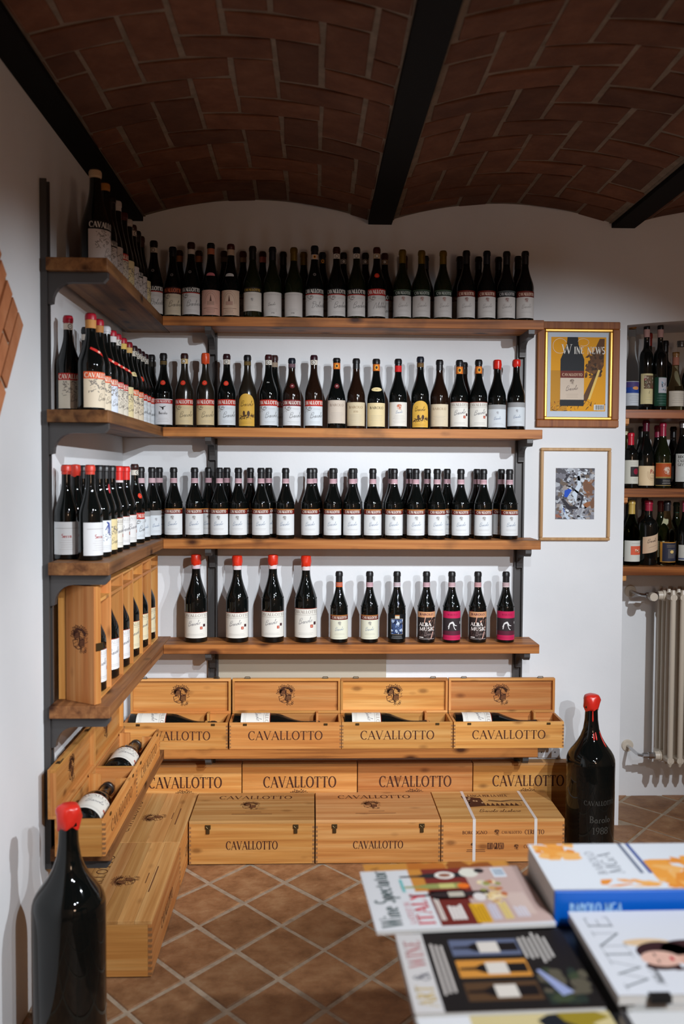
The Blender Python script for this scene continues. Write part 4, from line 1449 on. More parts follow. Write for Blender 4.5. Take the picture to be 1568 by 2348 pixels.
def d_m3(p, w, z0, z1, H, rn):
    p.rect(-w, z0, w, z1, rgb(16, 14, 16), 0)
    p.rect(-w, z0 + H * 0.38, w, z1 - H * 0.02, rgb(176, 78, 32), 1)
    for t in (0.02, 0.34, 0.38, 0.97):
        p.rect(-w, z0 + H * t, w, z0 + H * t + H * 0.018, rgb(206, 170, 96), 2)
    p.crest(w * 0.05, z0 + H * 0.66, H * 0.36, rgb(226, 206, 186), 3)
    p.lines(-w * 0.5, w * 0.5, z0 + H * 0.25, 3, H * 0.07, rgb(210, 200, 190), 0.0012, 3, rn)


def d_m4(p, w, z0, z1, H, rn):
    p.rect(-w, z0, w, z1, rgb(196, 198, 192), 0)
    for i, t in enumerate(('RIDGE', 'CALIFORNIA', 'GEYSERVILLE')):
        p.text(t, -w * 0.92, z0 + H * (0.84 - 0.14 * i), H * 0.10, rgb(70, 66, 62), 2, align=1, sx=0.75, bold=1.1)
    p.lines(-w * 0.9, w * 0.9, z0 + H * 0.16, 2, H * 0.06, GREY, 0.0006, 2, rn)


def d_b1(p, w, z0, z1, H, rn):
    p.rect(-w, z0, w, z1, rgb(206, 206, 196), 0)
    p.rect(-w * 0.5, z0 + H * 0.32, w * 0.8, z0 + H * 0.74, rgb(214, 92, 62), 1)
    p.blobs(-w * 0.1, z0 + H * 0.42, w * 0.6, z0 + H * 0.6, [rgb(236, 220, 190), rgb(80, 110, 60), rgb(240, 240, 220)], 14, 3, 2)
    p.lines(-w * 0.4, w * 0.8, z0 + H * 0.86, 1, 0.01, GREY, 0.0012, 2, rn)


def d_b2(p, w, z0, z1, H, rn):
    n = 14
    for i in range(n):
        a, c = -1 + 2 * i / n, -1 + 2 * (i + 1) / n
        sa, sc_ = H * 0.16 * a + H * 0.05 * a * a, H * 0.16 * c + H * 0.05 * c * c
        p.quad([(w * a, z0 + sa), (w * c, z0 + sc_), (w * c, z1 + sc_), (w * a, z1 + sa)], rgb(206, 176, 146), 0)
    p.script('Barolo', -w * 0.6, z0 + H * 0.52, H * 0.24, rgb(60, 44, 40), 0.001, 2, 0.22)
    p.stroke([(-w * 0.4, z0 + H * 0.26), (w * 0.4, z0 + H * 0.42)], 0.001, INKC, 2)
    p.stroke([(-w * 0.5, z0 + H * 0.08), (w * 0.6, z0 + H * 0.3)], 0.0007, GREY, 2)


def d_b3(p, w, z0, z1, H, rn):
    p.rect(-w, z0, w, z1, rgb(190, 134, 52), 0)
    p.rect(-w * 0.92, z0 + H * 0.04, w * 0.92, z1 - H * 0.04, rgb(44, 46, 62), 1)
    p.rect(-w * 0.35, z0 + H * 0.2, w * 0.4, z0 + H * 0.66, rgb(84, 80, 82), 2)
    p.ell(w * 0.05, z0 + H * 0.52, w * 0.2, H * 0.08, rgb(222, 190, 120), 3, 8)
    p.lines(-w * 0.6, w * 0.6, z0 + H * 0.84, 2, H * 0.08, rgb(150, 130, 100), 0.0014, 2, rn)


def d_b4(p, w, z0, z1, H, rn):
    p.rect(-w, z0, w, z1, rgb(200, 198, 188), 0)
    p.rect(-w, z0 + H * 0.06, w, z0 + H * 0.16, rgb(90, 100, 130), 1)
    p.lines(-w * 0.7, w * 0.7, z0 + H * 0.5, 1, 0.01, GREY, 0.0008, 2, rn)


WARMW = rgb(228, 226, 218)
DES = {
    'band': d_band(rgb(112, 30, 22), rgb(186, 118, 48), rgb(236, 226, 214), rgb(224, 226, 226)),
    'bandcream': d_band(rgb(104, 32, 24), rgb(170, 106, 48), rgb(230, 216, 200), rgb(224, 222, 200)),
    'green': d_band(rgb(16, 34, 26), rgb(70, 90, 70), rgb(190, 200, 190), rgb(206, 202, 198), 0.78, GREY, rgb(170, 130, 120)),
    'red': d_band(rgb(104, 30, 20), None, rgb(226, 200, 180), rgb(206, 202, 198), 0.78, GREY, rgb(150, 110, 104)),
    'blackband': d_band(rgb(16, 20, 22), rgb(90, 96, 96), rgb(200, 200, 200), rgb(206, 202, 198), 0.78, GREY, rgb(150, 110, 104)),
    'oldblack': d_old(rgb(14, 12, 14), rgb(212, 208, 204), word='Barbera', sep=rgb(170, 46, 36)),
    'oldblackd': d_old(rgb(14, 12, 14), rgb(212, 208, 204), word='Dolcetto', sep=rgb(170, 46, 36)),
    'oldbeige': d_old(rgb(60, 18, 12), rgb(206, 190, 164), rgb(220, 110, 70), 'Barbera'),
    'oldneb': d_old(rgb(176, 36, 32), rgb(206, 202, 198), word='Nebbiolo'),
    'oldred': d_old(rgb(186, 38, 22), rgb(216, 222, 226)),
    'oldcream': d_old(rgb(184, 36, 18), rgb(212, 192, 150)),
    'oldmaroon': d_old(rgb(126, 28, 30), rgb(222, 224, 226)),
    'arch': d_arch,
    'bpink': d_plain(rgb(206, 192, 176), rgb(150, 128, 112)),
    'b1970': d_plain(rgb(208, 192, 160), rgb(150, 120, 86), 'BAROLO', '1970'),
    'bcream': d_plain(rgb(222, 202, 156), rgb(56, 42, 30)),
    'bplain': d_plain(rgb(212, 196, 168), rgb(160, 134, 104), 'BAROLO', None),
    'crestorange': d_crest_orange, 'squares': d_squares(), 'squarescream': d_squares(rgb(226, 214, 178)),
    'greyband': d_greyband, 'white': d_white(), 'whitew': d_white(rgb(206, 200, 194), 'Barolo'),
    'goldtop': d_goldtop, 'towerpink': d_tower(rgb(206, 160, 142)), 'towerbeige': d_tower(rgb(206, 176, 152)),
    'skorange': d_sketch(rgb(222, 92, 48), rgb(222, 206, 180), seed=3), 'skred': d_sketch(rgb(186, 44, 40), rgb(214, 204, 186), seed=4),
    'skblue': d_sketch(rgb(206, 96, 70), rgb(212, 218, 228), seed=5), 'skyellow': d_sketch(None, rgb(222, 204, 156), seed=6),
    'skwhite': d_sketch(None, rgb(204, 194, 188), seed=7), 'skblack': d_sketch(rgb(16, 14, 14), rgb(204, 194, 188), rgb(220, 216, 210), 8),
    'serra': d_redword, 'bluedraw': d_bluedraw, 'bluephoto': d_bluephoto, 'concert': d_concert, 'pinkband': d_pinkband, 'eagle': d_eagle,
    'plaincrest': d_greyband, 'magwhite': d_squares(rgb(226, 224, 222), rgb(190, 186, 184)),
    'n1': d_n1, 'n2': d_n2, 'n3': d_n3, 'n4': d_lines(rgb(206, 196, 180)), 'n5': d_lines(rgb(206, 206, 210)), 'm1': d_m1, 'm2': d_m2, 'm3': d_m3, 'm4': d_m4,
    'b1': d_b1, 'b2': d_b2, 'b3': d_b3, 'b4': d_b4,
}

BLK, BLUB, BRN, RED, ORED, GLD, MAR, TAN = (22, 21, 23), (18, 24, 36), (56, 26, 22), (160, 24, 34), (214, 48, 24), (122, 98, 28), (44, 14, 22), (176, 128, 80)


def bottle(label, group, x, y, z, prof=ALB, h=0.295, r=0.0376, glass=None, cap=BLK, caplen=0.044, wax=False, band=None, emblem=None, bandh=0.020,
           seal=None, sealz=0.60, design='band', lz=None, turn=0.0, half=1.12, rot=None, cat='bottle', name='wine_bottle', capr=0.38, capm=0.0, emboss=False):
    t = thing(name, label, cat, (x, y, z + 0.0004), rot or (0, 0, turn), group)
    link('bottle_glass', glass_mesh(prof, h, r, glass or GLASS), t)
    if caplen:
        link('wax_seal' if wax else 'capsule', capsule_mesh(prof, h, r, capmat(cap, 0.32 if wax else capr, capm), caplen, wax), t)
    if band:
        zt = h - caplen - (0.0005 if not wax else -0.002)
        o = link('neck_band', band_mesh(prof, h, r, zt - bandh, zt, band, emblem), t)
    if seal:
        link('seal', seal_mesh(prof, h, r, h * sealz, seal), t)
    if emboss:
        link('embossed_band', emboss_mesh(prof, h, r, glass or GLASS), t)['kind'] = 'stuff'
    if design:
        a, c = lz or (0.055 * h / 0.295 * 0.295, 0.425 * h)
        link('front_label', label_mesh(design, r, a, c, half), t)
    return t


NTH = ['zeroth', 'first', 'second', 'third', 'fourth', 'fifth', 'sixth', 'seventh', 'eighth', 'ninth', 'tenth', 'eleventh', 'twelfth', 'thirteenth', 'fourteenth',
       'fifteenth', 'sixteenth', 'seventeenth', 'eighteenth', 'nineteenth']
rb = random.Random(9)
J_ = lambda a=0.12: rb.uniform(-a, a)

# --- top back shelf
S1F = [0.162, 0.234, 0.312, 0.393, 0.475, 0.565, 0.647, 0.735, 0.821, 0.912, 0.995, 1.079, 1.186, 1.266, 1.356, 1.453, 1.539, 1.622, 1.70]
S1H = [0.31, 0.295, 0.31, 0.308, 0.305, 0.298, 0.296, 0.295, 0.303, 0.299, 0.299, 0.30, 0.292, 0.29, 0.29, 0.292, 0.292, 0.291, 0.293]
s1 = [
    ('old bottle with black capsule and white ringed neck band', dict(design='oldblackd', band=(216, 210, 200), emblem='ring', caplen=0.028, cap=BLK, seal='dot', prof=SLP)),
    ('old bottle with bare dark neck and beige script label', dict(design='oldbeige', cap=BLUB, caplen=0.04, seal='dot', prof=SLP)),
    ('old bottle with brown cap and plain white neck band', dict(design='oldblack', band=(214, 210, 204), caplen=0.028, cap=BRN, seal='dot', prof=SLP)),
    ('old bottle with pink tower label and pink collar', dict(design='towerpink', band=(196, 120, 90), caplen=0.022, cap=BLUB, bandh=0.024, seal='pinkcollar', sealz=0.575, lz=(0.010, 0.112), prof=SLP)),
    ('old bottle with beige tower label and white collar', dict(design='towerbeige', band=(206, 186, 164), caplen=0.022, cap=(74, 24, 22), bandh=0.024, seal='whitecollar', sealz=0.575, lz=(0.010, 0.112), prof=SLP)),
    ('green bottle with gold lettered black label top', dict(design='goldtop', cap=(24, 22, 24), caplen=0.055, glass=GGREEN, lz=(0.028, 0.125))),
    ('bottle with navy capsule and plain greyish label', dict(design='whitew', cap=BLUB, caplen=0.055, glass=GGREEN, lz=(0.008, 0.106))),
    ('bottle with gold capsule and plain greyish label', dict(design='white', cap=GLD, caplen=0.055, glass=GGREEN, lz=(0.008, 0.106), capm=0.5)),
    ('old bottle with black and red topped script label', dict(design='oldblackd', band=(206, 190, 178), emblem='gold', caplen=0.036, cap=BLUB, seal='dot', prof=SLP)),
    ('old script labelled bottle with ringed neck band', dict(design='oldblack', band=(216, 210, 200), emblem='ring', caplen=0.028, cap=BRN)),
    ('old script labelled bottle with black cap', dict(design='oldblack', band=(216, 210, 200), emblem='ring', caplen=0.026, cap=BLUB, glass=GGREEN)),
    ('old bottle with red label top and red seal', dict(design='oldneb', band=(200, 180, 150), emblem='ring', caplen=0.026, cap=(66, 24, 20), seal='red', sealz=0.60)),
    ('green banded bottle with gold capsule', dict(design='green', cap=GLD, caplen=0.056, glass=GGREEN, capm=0.5)),
    ('green banded bottle with gold capsule', dict(design='green', cap=GLD, caplen=0.056, glass=GGREEN, capm=0.5)),
    ('green banded bottle with gold capsule', dict(design='green', cap=GLD, caplen=0.056, glass=GGREEN, capm=0.5)),
    ('red banded bottle with black capsule', dict(design='red', cap=BLK, caplen=0.055)),
    ('red banded bottle with black capsule', dict(design='red', cap=BLUB, caplen=0.055)),
    ('black banded bottle with white label', dict(design='blackband', cap=BLK, caplen=0.055)),
    ('red banded bottle with black capsule', dict(design='red', cap=BLK, caplen=0.055)),
]
for i, (x, h, (lb, kw)) in enumerate(zip(S1F, S1H, s1)):
    y = (-0.158, -0.122)[i] if i < 2 else -0.14
    kw.setdefault('lz', (0.012, 0.125 if kw['design'].startswith('old') else 0.123))
    bottle('%s, %s from corner, top back shelf' % (lb, NTH[i + 1]), 'bottles at the front of the top back shelf', x, y, Z[1], h=h, turn=J_(0.1), **kw)
S1B = [0.25, 0.332, 0.438, 0.518, 0.601, 0.688, 0.775, 0.855, 0.944, 1.037, 1.12, 1.203, 1.294, 1.442, 1.522, 1.608, 1.688]
s1b = [('tan banded neck', dict(cap=BRN, band=(150, 96, 60), caplen=0.022, bandh=0.026)), ('tan banded neck', dict(cap=BRN, band=(150, 90, 56), caplen=0.022, bandh=0.026)),
       ('grey banded neck', dict(cap=(66, 30, 26), band=(116, 104, 92), caplen=0.026)), ('tan banded neck and red cap', dict(cap=(76, 28, 24), band=(136, 110, 92), caplen=0.026)),
       ('pink banded neck', dict(cap=(60, 22, 22), band=(176, 100, 96), caplen=0.022, bandh=0.024)), ('black capsule', dict(cap=BLK, caplen=0.055)),
       ('gold capsule', dict(cap=GLD, caplen=0.055, capm=0.5)), ('dark neck and dull seal', dict(cap=BLUB, band=(70, 62, 50), emblem='gold', caplen=0.028)),
       ('ringed grey neck band', dict(cap=BLK, band=(150, 140, 132), emblem='ring', caplen=0.028)), ('ringed grey neck band', dict(cap=BLK, band=(150, 140, 132), emblem='ring', caplen=0.028)),
       ('ringed tan neck band', dict(cap=(60, 26, 22), band=(150, 126, 104), emblem='ring', caplen=0.028)), ('brown capsule', dict(cap=BRN, caplen=0.055)), ('navy capsule', dict(cap=BLUB, caplen=0.055))]
for i, x in enumerate(S1B):
    lb, kw = s1b[i] if i < len(s1b) else ('black capsule', dict(cap=BLK, caplen=0.055))
    bottle('bottle with %s, rear row, %s from corner, top back shelf' % (lb, NTH[i + 1]), 'bottles in the rear row of the top back shelf', x, -0.043 if i < 16 else -0.062, Z[1], h=0.30 if i < 11 else 0.291,
           design='red' if i > 10 else 'oldblack', lz=(0.012, 0.12), turn=J_(), **kw)

# --- second back shelf
S2F = [0.195, 0.282, 0.369, 0.457, 0.543, 0.631, 0.728, 0.82, 0.915, 0.997, 1.081, 1.173, 1.266, 1.347, 1.431, 1.512, 1.591, 1.672]
S2H = [0.308, 0.308, 0.309, 0.307, 0.304, 0.306, 0.293, 0.306, 0.295, 0.294, 0.293, 0.294, 0.304, 0.292, 0.292, 0.294, 0.293, 0.295]
WB = (222, 214, 200)
s2 = [
    ('bottle with red banded white eagle label', dict(design='eagle', cap=BLK, caplen=0.028, band=(40, 36, 28), emblem='stripes', seal='red')),
    ('dusty bottle with cream script label and red seal', dict(design='oldcream', cap=BRN, caplen=0.022, band=(226, 196, 140), emblem='ring', seal='red', glass=GDUST)),
    ('dusty bottle with orange wax top and cream label', dict(design='oldcream', cap=(214, 74, 30), caplen=0.042, wax=True, seal='red', glass=GDUST)),
    ('bottle with bright red seal and red topped label', dict(design='oldred', cap=MAR, caplen=0.022, band=WB, emblem='ring', seal='red')),
    ('bottle with yellow arched label', dict(design='arch', cap=BLK, caplen=0.024, band=(60, 50, 34), emblem='stripes', lz=(0.008, 0.142), glass=GDUST)),
    ('bottle with white year number on its shoulder', dict(design='oldred', cap=(60, 20, 24), caplen=0.022, band=WB, emblem='ring', seal='year', sealz=0.62)),
    ('brown bottle with dark red topped sketch label', dict(design='oldmaroon', cap=BLUB, caplen=0.022, band=(60, 54, 60), emblem='lines', seal='dark', glass=GBROWN)),
    ('bottle with ringed neck and red topped label', dict(design='oldred', cap=(48, 14, 28), caplen=0.02, band=WB, emblem='ring', glass=GBROWN)),
    ('bottle with dark red seal and pale pinkish label', dict(design='bpink', cap=BLK, caplen=0.020, band=(216, 112, 34), emblem='gold', bandh=0.026, seal='dark', lz=(0.022, 0.118), prof=SLP)),
    ('bottle with beige label and black neck', dict(design='b1970', cap=BLK, caplen=0.044, lz=(0.012, 0.11), glass=GBROWN)),
    ('bottle with cream oval collar and cream label', dict(design='bcream', cap=BLK, caplen=0.022, band=(216, 112, 34), emblem='gold', bandh=0.028, seal='oval', sealz=0.56, lz=(0.010, 0.108), prof=SLP)),
    ('bottle with bright red neck and orange crest', dict(design='crestorange', cap=BLK, caplen=0.028, band=(206, 30, 30), bandh=0.026, lz=(0.012, 0.112))),
    ('bottle with pale yellow arched label', dict(design='arch', cap=BLUB, caplen=0.024, band=(76, 50, 34), emblem='stripes', lz=(0.008, 0.118))),
    ('bottle with plain tan label', dict(design='bplain', cap=BLK, caplen=0.044, lz=(0.012, 0.105), glass=GBROWN)),
    ('bottle with orange neck oval and two squares', dict(design='squares', cap=BLK, caplen=0.028, band=(220, 116, 36), emblem='gold', bandh=0.030, lz=(0.012, 0.115))),
    ('bottle with orange neck oval and two squares', dict(design='squares', cap=BLK, caplen=0.028, band=(220, 116, 36), emblem='gold', bandh=0.030, lz=(0.012, 0.115))),
    ('red waxed bottle with grey topped label', dict(design='greyband', cap=(216, 36, 24), caplen=0.036, wax=True, lz=(0.010, 0.105))),
    ('red waxed bottle with grey topped label', dict(design='greyband', cap=(216, 36, 24), caplen=0.027, wax=True, lz=(0.016, 0.115))),
]
for i, (x, h, (lb, kw)) in enumerate(zip(S2F, S2H, s2)):
    kw.setdefault('lz', (0.012, 0.118))
    bottle('%s, %s from corner, second back shelf' % (lb, NTH[i + 1]), 'bottles on the second back shelf', x, -0.128, Z[2], h=h, turn=J_(0.1), **kw)
for i, (x, y) in enumerate(((0.132, -0.047), (0.652, -0.043), (1.465, -0.043))):
    bottle('dark bottle half hidden behind %s from the corner, second back shelf' % ('the eagle label bottle', 'the sixth bottle', 'the fifteenth bottle')[i], 'bottles hidden on the second back shelf', x, y, Z[2], h=(0.312, 0.315, 0.293)[i],
           cap=(BLK, BRN, BLK)[i], caplen=0.03, band=((40, 36, 28), (160, 140, 120), (60, 50, 40))[i], design='oldred', lz=(0.012, 0.118))

# --- third back shelf
S3F = [0.235, 0.322, 0.426, 0.505, 0.6, 0.703, 0.806, 0.901, 0.983, 1.07, 1.16, 1.252, 1.342, 1.443, 1.539, 1.65]
S3B = [0.374, 0.450, 0.55, 0.628, 0.822, 0.908, 0.994, 1.156, 1.233, 1.311, 1.397, 1.526, 1.632]
PB = (206, 172, 178)
for i, x in enumerate(S3F):
    bottle('black capped red banded bottle, %s from corner, front row, third back shelf' % NTH[i + 1], 'matching bottles at the front of the third back shelf', x, -0.122, Z[3],
           h=0.296, band=PB, emblem='lines', design='band', lz=(0.016, 0.125), turn=J_(0.08), emboss=True)
for i, x in enumerate(S3B):
    bottle('black capped pink necked bottle, rear row, %s from corner, third back shelf' % NTH[i + 1], 'matching bottles in the rear row of the third back shelf', x, -0.041 if i else -0.0655, Z[3],
           h=0.297, band=(196, 160, 168), emblem='lines', design='band', lz=(0.016, 0.125), turn=J_(), emboss=True)

# --- fourth back shelf
S4F = [0.327, 0.5, 0.65, 0.79, 0.93, 1.059, 1.175, 1.3, 1.408, 1.519, 1.639]
s4 = [('magnum with red wax top, beside the wooden boxes', dict(design='squares', wax=True, cap=ORED, band=(214, 190, 196), caplen=0.040)),
      ('magnum with red wax top and peeling label corner', dict(design='squares', wax=True, cap=ORED, band=(222, 206, 206), caplen=0.040)),
      ('third red waxed magnum from the corner', dict(design='squares', wax=True, cap=ORED, band=(222, 206, 206), caplen=0.040)),
      ('red waxed magnum with its label set highest', dict(design='squares', wax=True, cap=ORED, band=(222, 206, 206), caplen=0.042)),
      ('bottle with orange neck band and cream label', dict(design='bandcream', band=(206, 96, 44), emblem='lines')),
      ('bottle with pink neck band and cream label', dict(design='bandcream', band=PB, emblem='lines')),
      ('bottle with black label and small blue picture', dict(design='bluephoto', band=(206, 196, 200), emblem='lines', lz=(0.016, 0.122))),
      ('concert label bottle with grey lettering, nearer the blue picture bottle', dict(design='concert', band=PB, emblem='lines', lz=(0.012, 0.132))),
      ('pink and black labelled bottle between the two concert label bottles', dict(design='pinkband', band=(206, 180, 182), emblem='lines', lz=(0.012, 0.134))),
      ('concert label bottle standing between the two pink labelled bottles', dict(design='concert', band=(206, 160, 160), emblem='lines', lz=(0.012, 0.132))),
      ('pink and black labelled bottle at the end next to the steel upright', dict(design='pinkband', band=(206, 186, 186), emblem='lines', lz=(0.012, 0.134)))]
for i, (x, (lb, kw)) in enumerate(zip(S4F, s4)):
    mg = i < 4
    if mg:
        kw['lz'] = (0.020, 0.128) if i < 2 else ((0.024, 0.132) if i == 2 else (0.022, 0.145))
    kw.setdefault('lz', (0.016, 0.118))
    bottle('%s, fourth back shelf' % lb, 'bottles on the fourth back shelf', x, -0.115 if mg else -0.13, Z[4], h=(0.366, 0.362, 0.366, 0.362)[i] if mg else 0.298, r=0.0475 if mg else 0.0376,
           turn=J_(0.06), emboss=True, **kw)

# --- side-wall shelves: labels turned towards the room
TL = rad(58)
L3 = [(-1.094, 0.125), (-0.975, 0.125), (-0.885, 0.125), (-0.794, 0.125), (-0.675, 0.125), (-0.553, 0.125), (-0.388, 0.125), (-0.262, 0.125), (-0.152, 0.150)]
l3 = [('red capped bottle at the open end, white label with red word', dict(design='serra', cap=(206, 60, 40), caplen=0.030, capr=0.4)),
      ('black capped bottle with blue drawing on its label', dict(design='bluedraw', cap=BLK)),
      ('black capped bottle with red neck mark', dict(design='skyellow', cap=BLK, seal='pink', sealz=0.74)),
      ('black capped bottle with plain white lettered label', dict(design='squares', cap=BLK)),
      ('red capsule bottle with white label, fifth from the open end', dict(design='magwhite', cap=(216, 36, 28), caplen=0.05, band=(216, 200, 200), bandh=0.008)),
      ('red capsule bottle with white label, sixth from the open end', dict(design='magwhite', cap=(216, 36, 28), caplen=0.05)),
      ('taller bottle with ringed neck band and red topped label', dict(design='oldred', cap=BRN, caplen=0.022, band=WB, emblem='ring', seal='red', h=0.306)),
      ('black capsule bottle with pink neck band, eighth from the open end', dict(design='greyband', cap=BLK, band=PB)),
      ('pink neck banded bottle closest to the room corner', dict(design='greyband', cap=BLK, band=PB))]
for i, ((y, x), (lb, kw)) in enumerate(zip(L3, l3)):
    kw.setdefault('h', 0.296)
    bottle('%s, third side shelf' % lb, 'bottles on the third side shelf', x, y, Z[3], lz=(0.016, 0.118), turn=(TL if i < 7 else rad(34)) + J_(0.06), **kw)
for i, (y, lb, kw) in enumerate(((-1.059, 'red capped bottle in the rear at the open end with grey label', dict(cap=(206, 56, 40), caplen=0.03, design='serra', turn=rad(15))),
                                 (-0.95, 'red waxed bottle in the rear, second from the open end', dict(cap=(190, 50, 36), caplen=0.034, wax=True, design='serra', turn=rad(50))),
                                 (-0.853, 'dark capped bottle in the rear, third from the open end', dict(cap=BLK, design='serra', turn=rad(50))),
                                 (-0.06, 'black capped bottle tucked into the room corner', dict(cap=BLK, band=PB, design='band', turn=rad(30))))):
    bottle('%s, third side shelf' % lb, 'bottles in the rear of the third side shelf', 0.042 if i < 3 else 0.165, y, Z[3], h=0.296, lz=(0.016, 0.118), **kw)
L2 = [-1.071, -0.962, -0.86, -0.768, -0.689, -0.595, -0.492, -0.395, -0.315, -0.236, -0.158]
REDC = (176, 22, 44)
l2 = [('open end bottle with tan neck band, cream orange topped label', dict(design='skorange', cap=REDC, band=(210, 150, 84), bandh=0.026, seal='wedge', r=0.042)),
      ('bottle with tan neck band and cream sketch label, second', dict(design='skorange', cap=REDC, band=(190, 128, 70), bandh=0.022)),
      ('white necked bottle with bluish label, third', dict(design='skblue', cap=(206, 206, 210), caplen=0.026, seal='wedge')),
      ('red capped bottle with white neck band, fourth', dict(design='skred', cap=REDC, band=(222, 218, 218), seal='wedge')),
      ('red capped bottle with ringed neck band, fifth', dict(design='skred', cap=REDC, band=(222, 216, 206), emblem='ring', seal='wedge')),
      ('bottle with yellow neck band and cream label, sixth', dict(design='skyellow', cap=REDC, band=(226, 190, 100), seal='wedge')),
      ('bottle with wide tan neck band, seventh', dict(design='skorange', cap=(140, 20, 36), band=(222, 180, 110), seal='oval')),
      ('bottle with ringed white neck band, eighth', dict(design='skorange', cap=MAR, band=WB, emblem='ring')),
      ('bottle with ringed white neck band and red seal, ninth', dict(design='oldred', cap=MAR, band=WB, emblem='ring', seal='red')),
      ('bottle with ringed white neck band, tenth', dict(design='oldred', cap=MAR, band=WB, emblem='ring')),
      ('bottle with ringed white neck band, eleventh and last', dict(design='oldred', cap=MAR, band=WB, emblem='ring'))]
for i, (y, (lb, kw)) in enumerate(zip(L2, l2)):
    kw.setdefault('caplen', 0.020)
    bottle('%s from open end, second side shelf' % lb if i else '%s, second side shelf' % lb, 'bottles on the second side shelf', 0.124, y, Z[2], h=0.305 if i in (0, 1) else 0.30, lz=(0.012, 0.122), half=1.12,
           turn=rad(60 if i < 8 else 45) + J_(0.05), sealz=0.6, **kw)
for y, lb in ((-1.025, 'red capped bottle in the rear at the open end'), (-0.80, 'dark bottle hidden in the rear, second from the open end')):
    bottle('%s, second side shelf' % lb, 'bottles in the rear of the second side shelf', 0.042, y, Z[2], h=0.305, cap=REDC if 'red' in lb else BLK, caplen=0.024, band=(226, 214, 200), emblem='ring', design='skred', lz=(0.012, 0.122), turn=rad(40))
L1 = [-1.0, -0.865, -0.775, -0.682, -0.576, -0.485, -0.405, -0.318, -0.240]
l1 = [('large dark bottle with cream neck cap at the open end', dict(design='skblack', cap=(196, 170, 136), caplen=0.026, h=0.316, r=0.047, lz=(0.012, 0.15))),
      ('dark bottle with orange tan neck cap, second', dict(design='skblack', cap=(170, 112, 50), caplen=0.026, h=0.318)),
      ('dark bottle with black cap, third', dict(design='skwhite', cap=BLK, h=0.30)),
      ('bottle with white neck cap and red topped label, fourth', dict(design='skred', cap=(196, 190, 186), caplen=0.036, h=0.315)),
      ('bottle with dark red cap and yellow label top, fifth', dict(design='skyellow', cap=(70, 26, 26), caplen=0.03, h=0.305)),
      ('bottle with white neck cap, sixth', dict(design='skwhite', cap=(190, 184, 180), caplen=0.028, h=0.306)),
      ('bottle with ringed neck band, seventh', dict(design='skblack', cap=BRN, caplen=0.022, band=(200, 190, 180), emblem='ring', h=0.306)),
      ('dark capped bottle with white label, eighth', dict(design='skwhite', cap=BLK, h=0.306)),
      ('dark capped bottle with cream label, ninth', dict(design='skyellow', cap=BRN, h=0.306))]
for i, (y, (lb, kw)) in enumerate(zip(L1, l1)):
    bottle('%s from open end, top side shelf' % lb if i else '%s of the top side shelf' % lb, 'bottles on the top side shelf', 0.124, y, Z[1], **{**dict(lz=(0.012, 0.128), half=1.12, turn=rad(62) + J_(0.05), prof=SLP, r=0.0385), **kw})
for i, y in enumerate((-0.66, -0.5, -0.36)):
    bottle('dark bottle standing in the rear, %s from the open end, top side shelf' % NTH[i + 1], 'bottles in the rear of the top side shelf', 0.042, y, Z[1], h=0.30, cap=BLK, design='skwhite', lz=(0.012, 0.122), turn=rad(60))
#NEXT3
# ------------------------------------------------------------------ wooden crates
BURN = rgb(74, 40, 28)
BURNL = rgb(104, 62, 40)


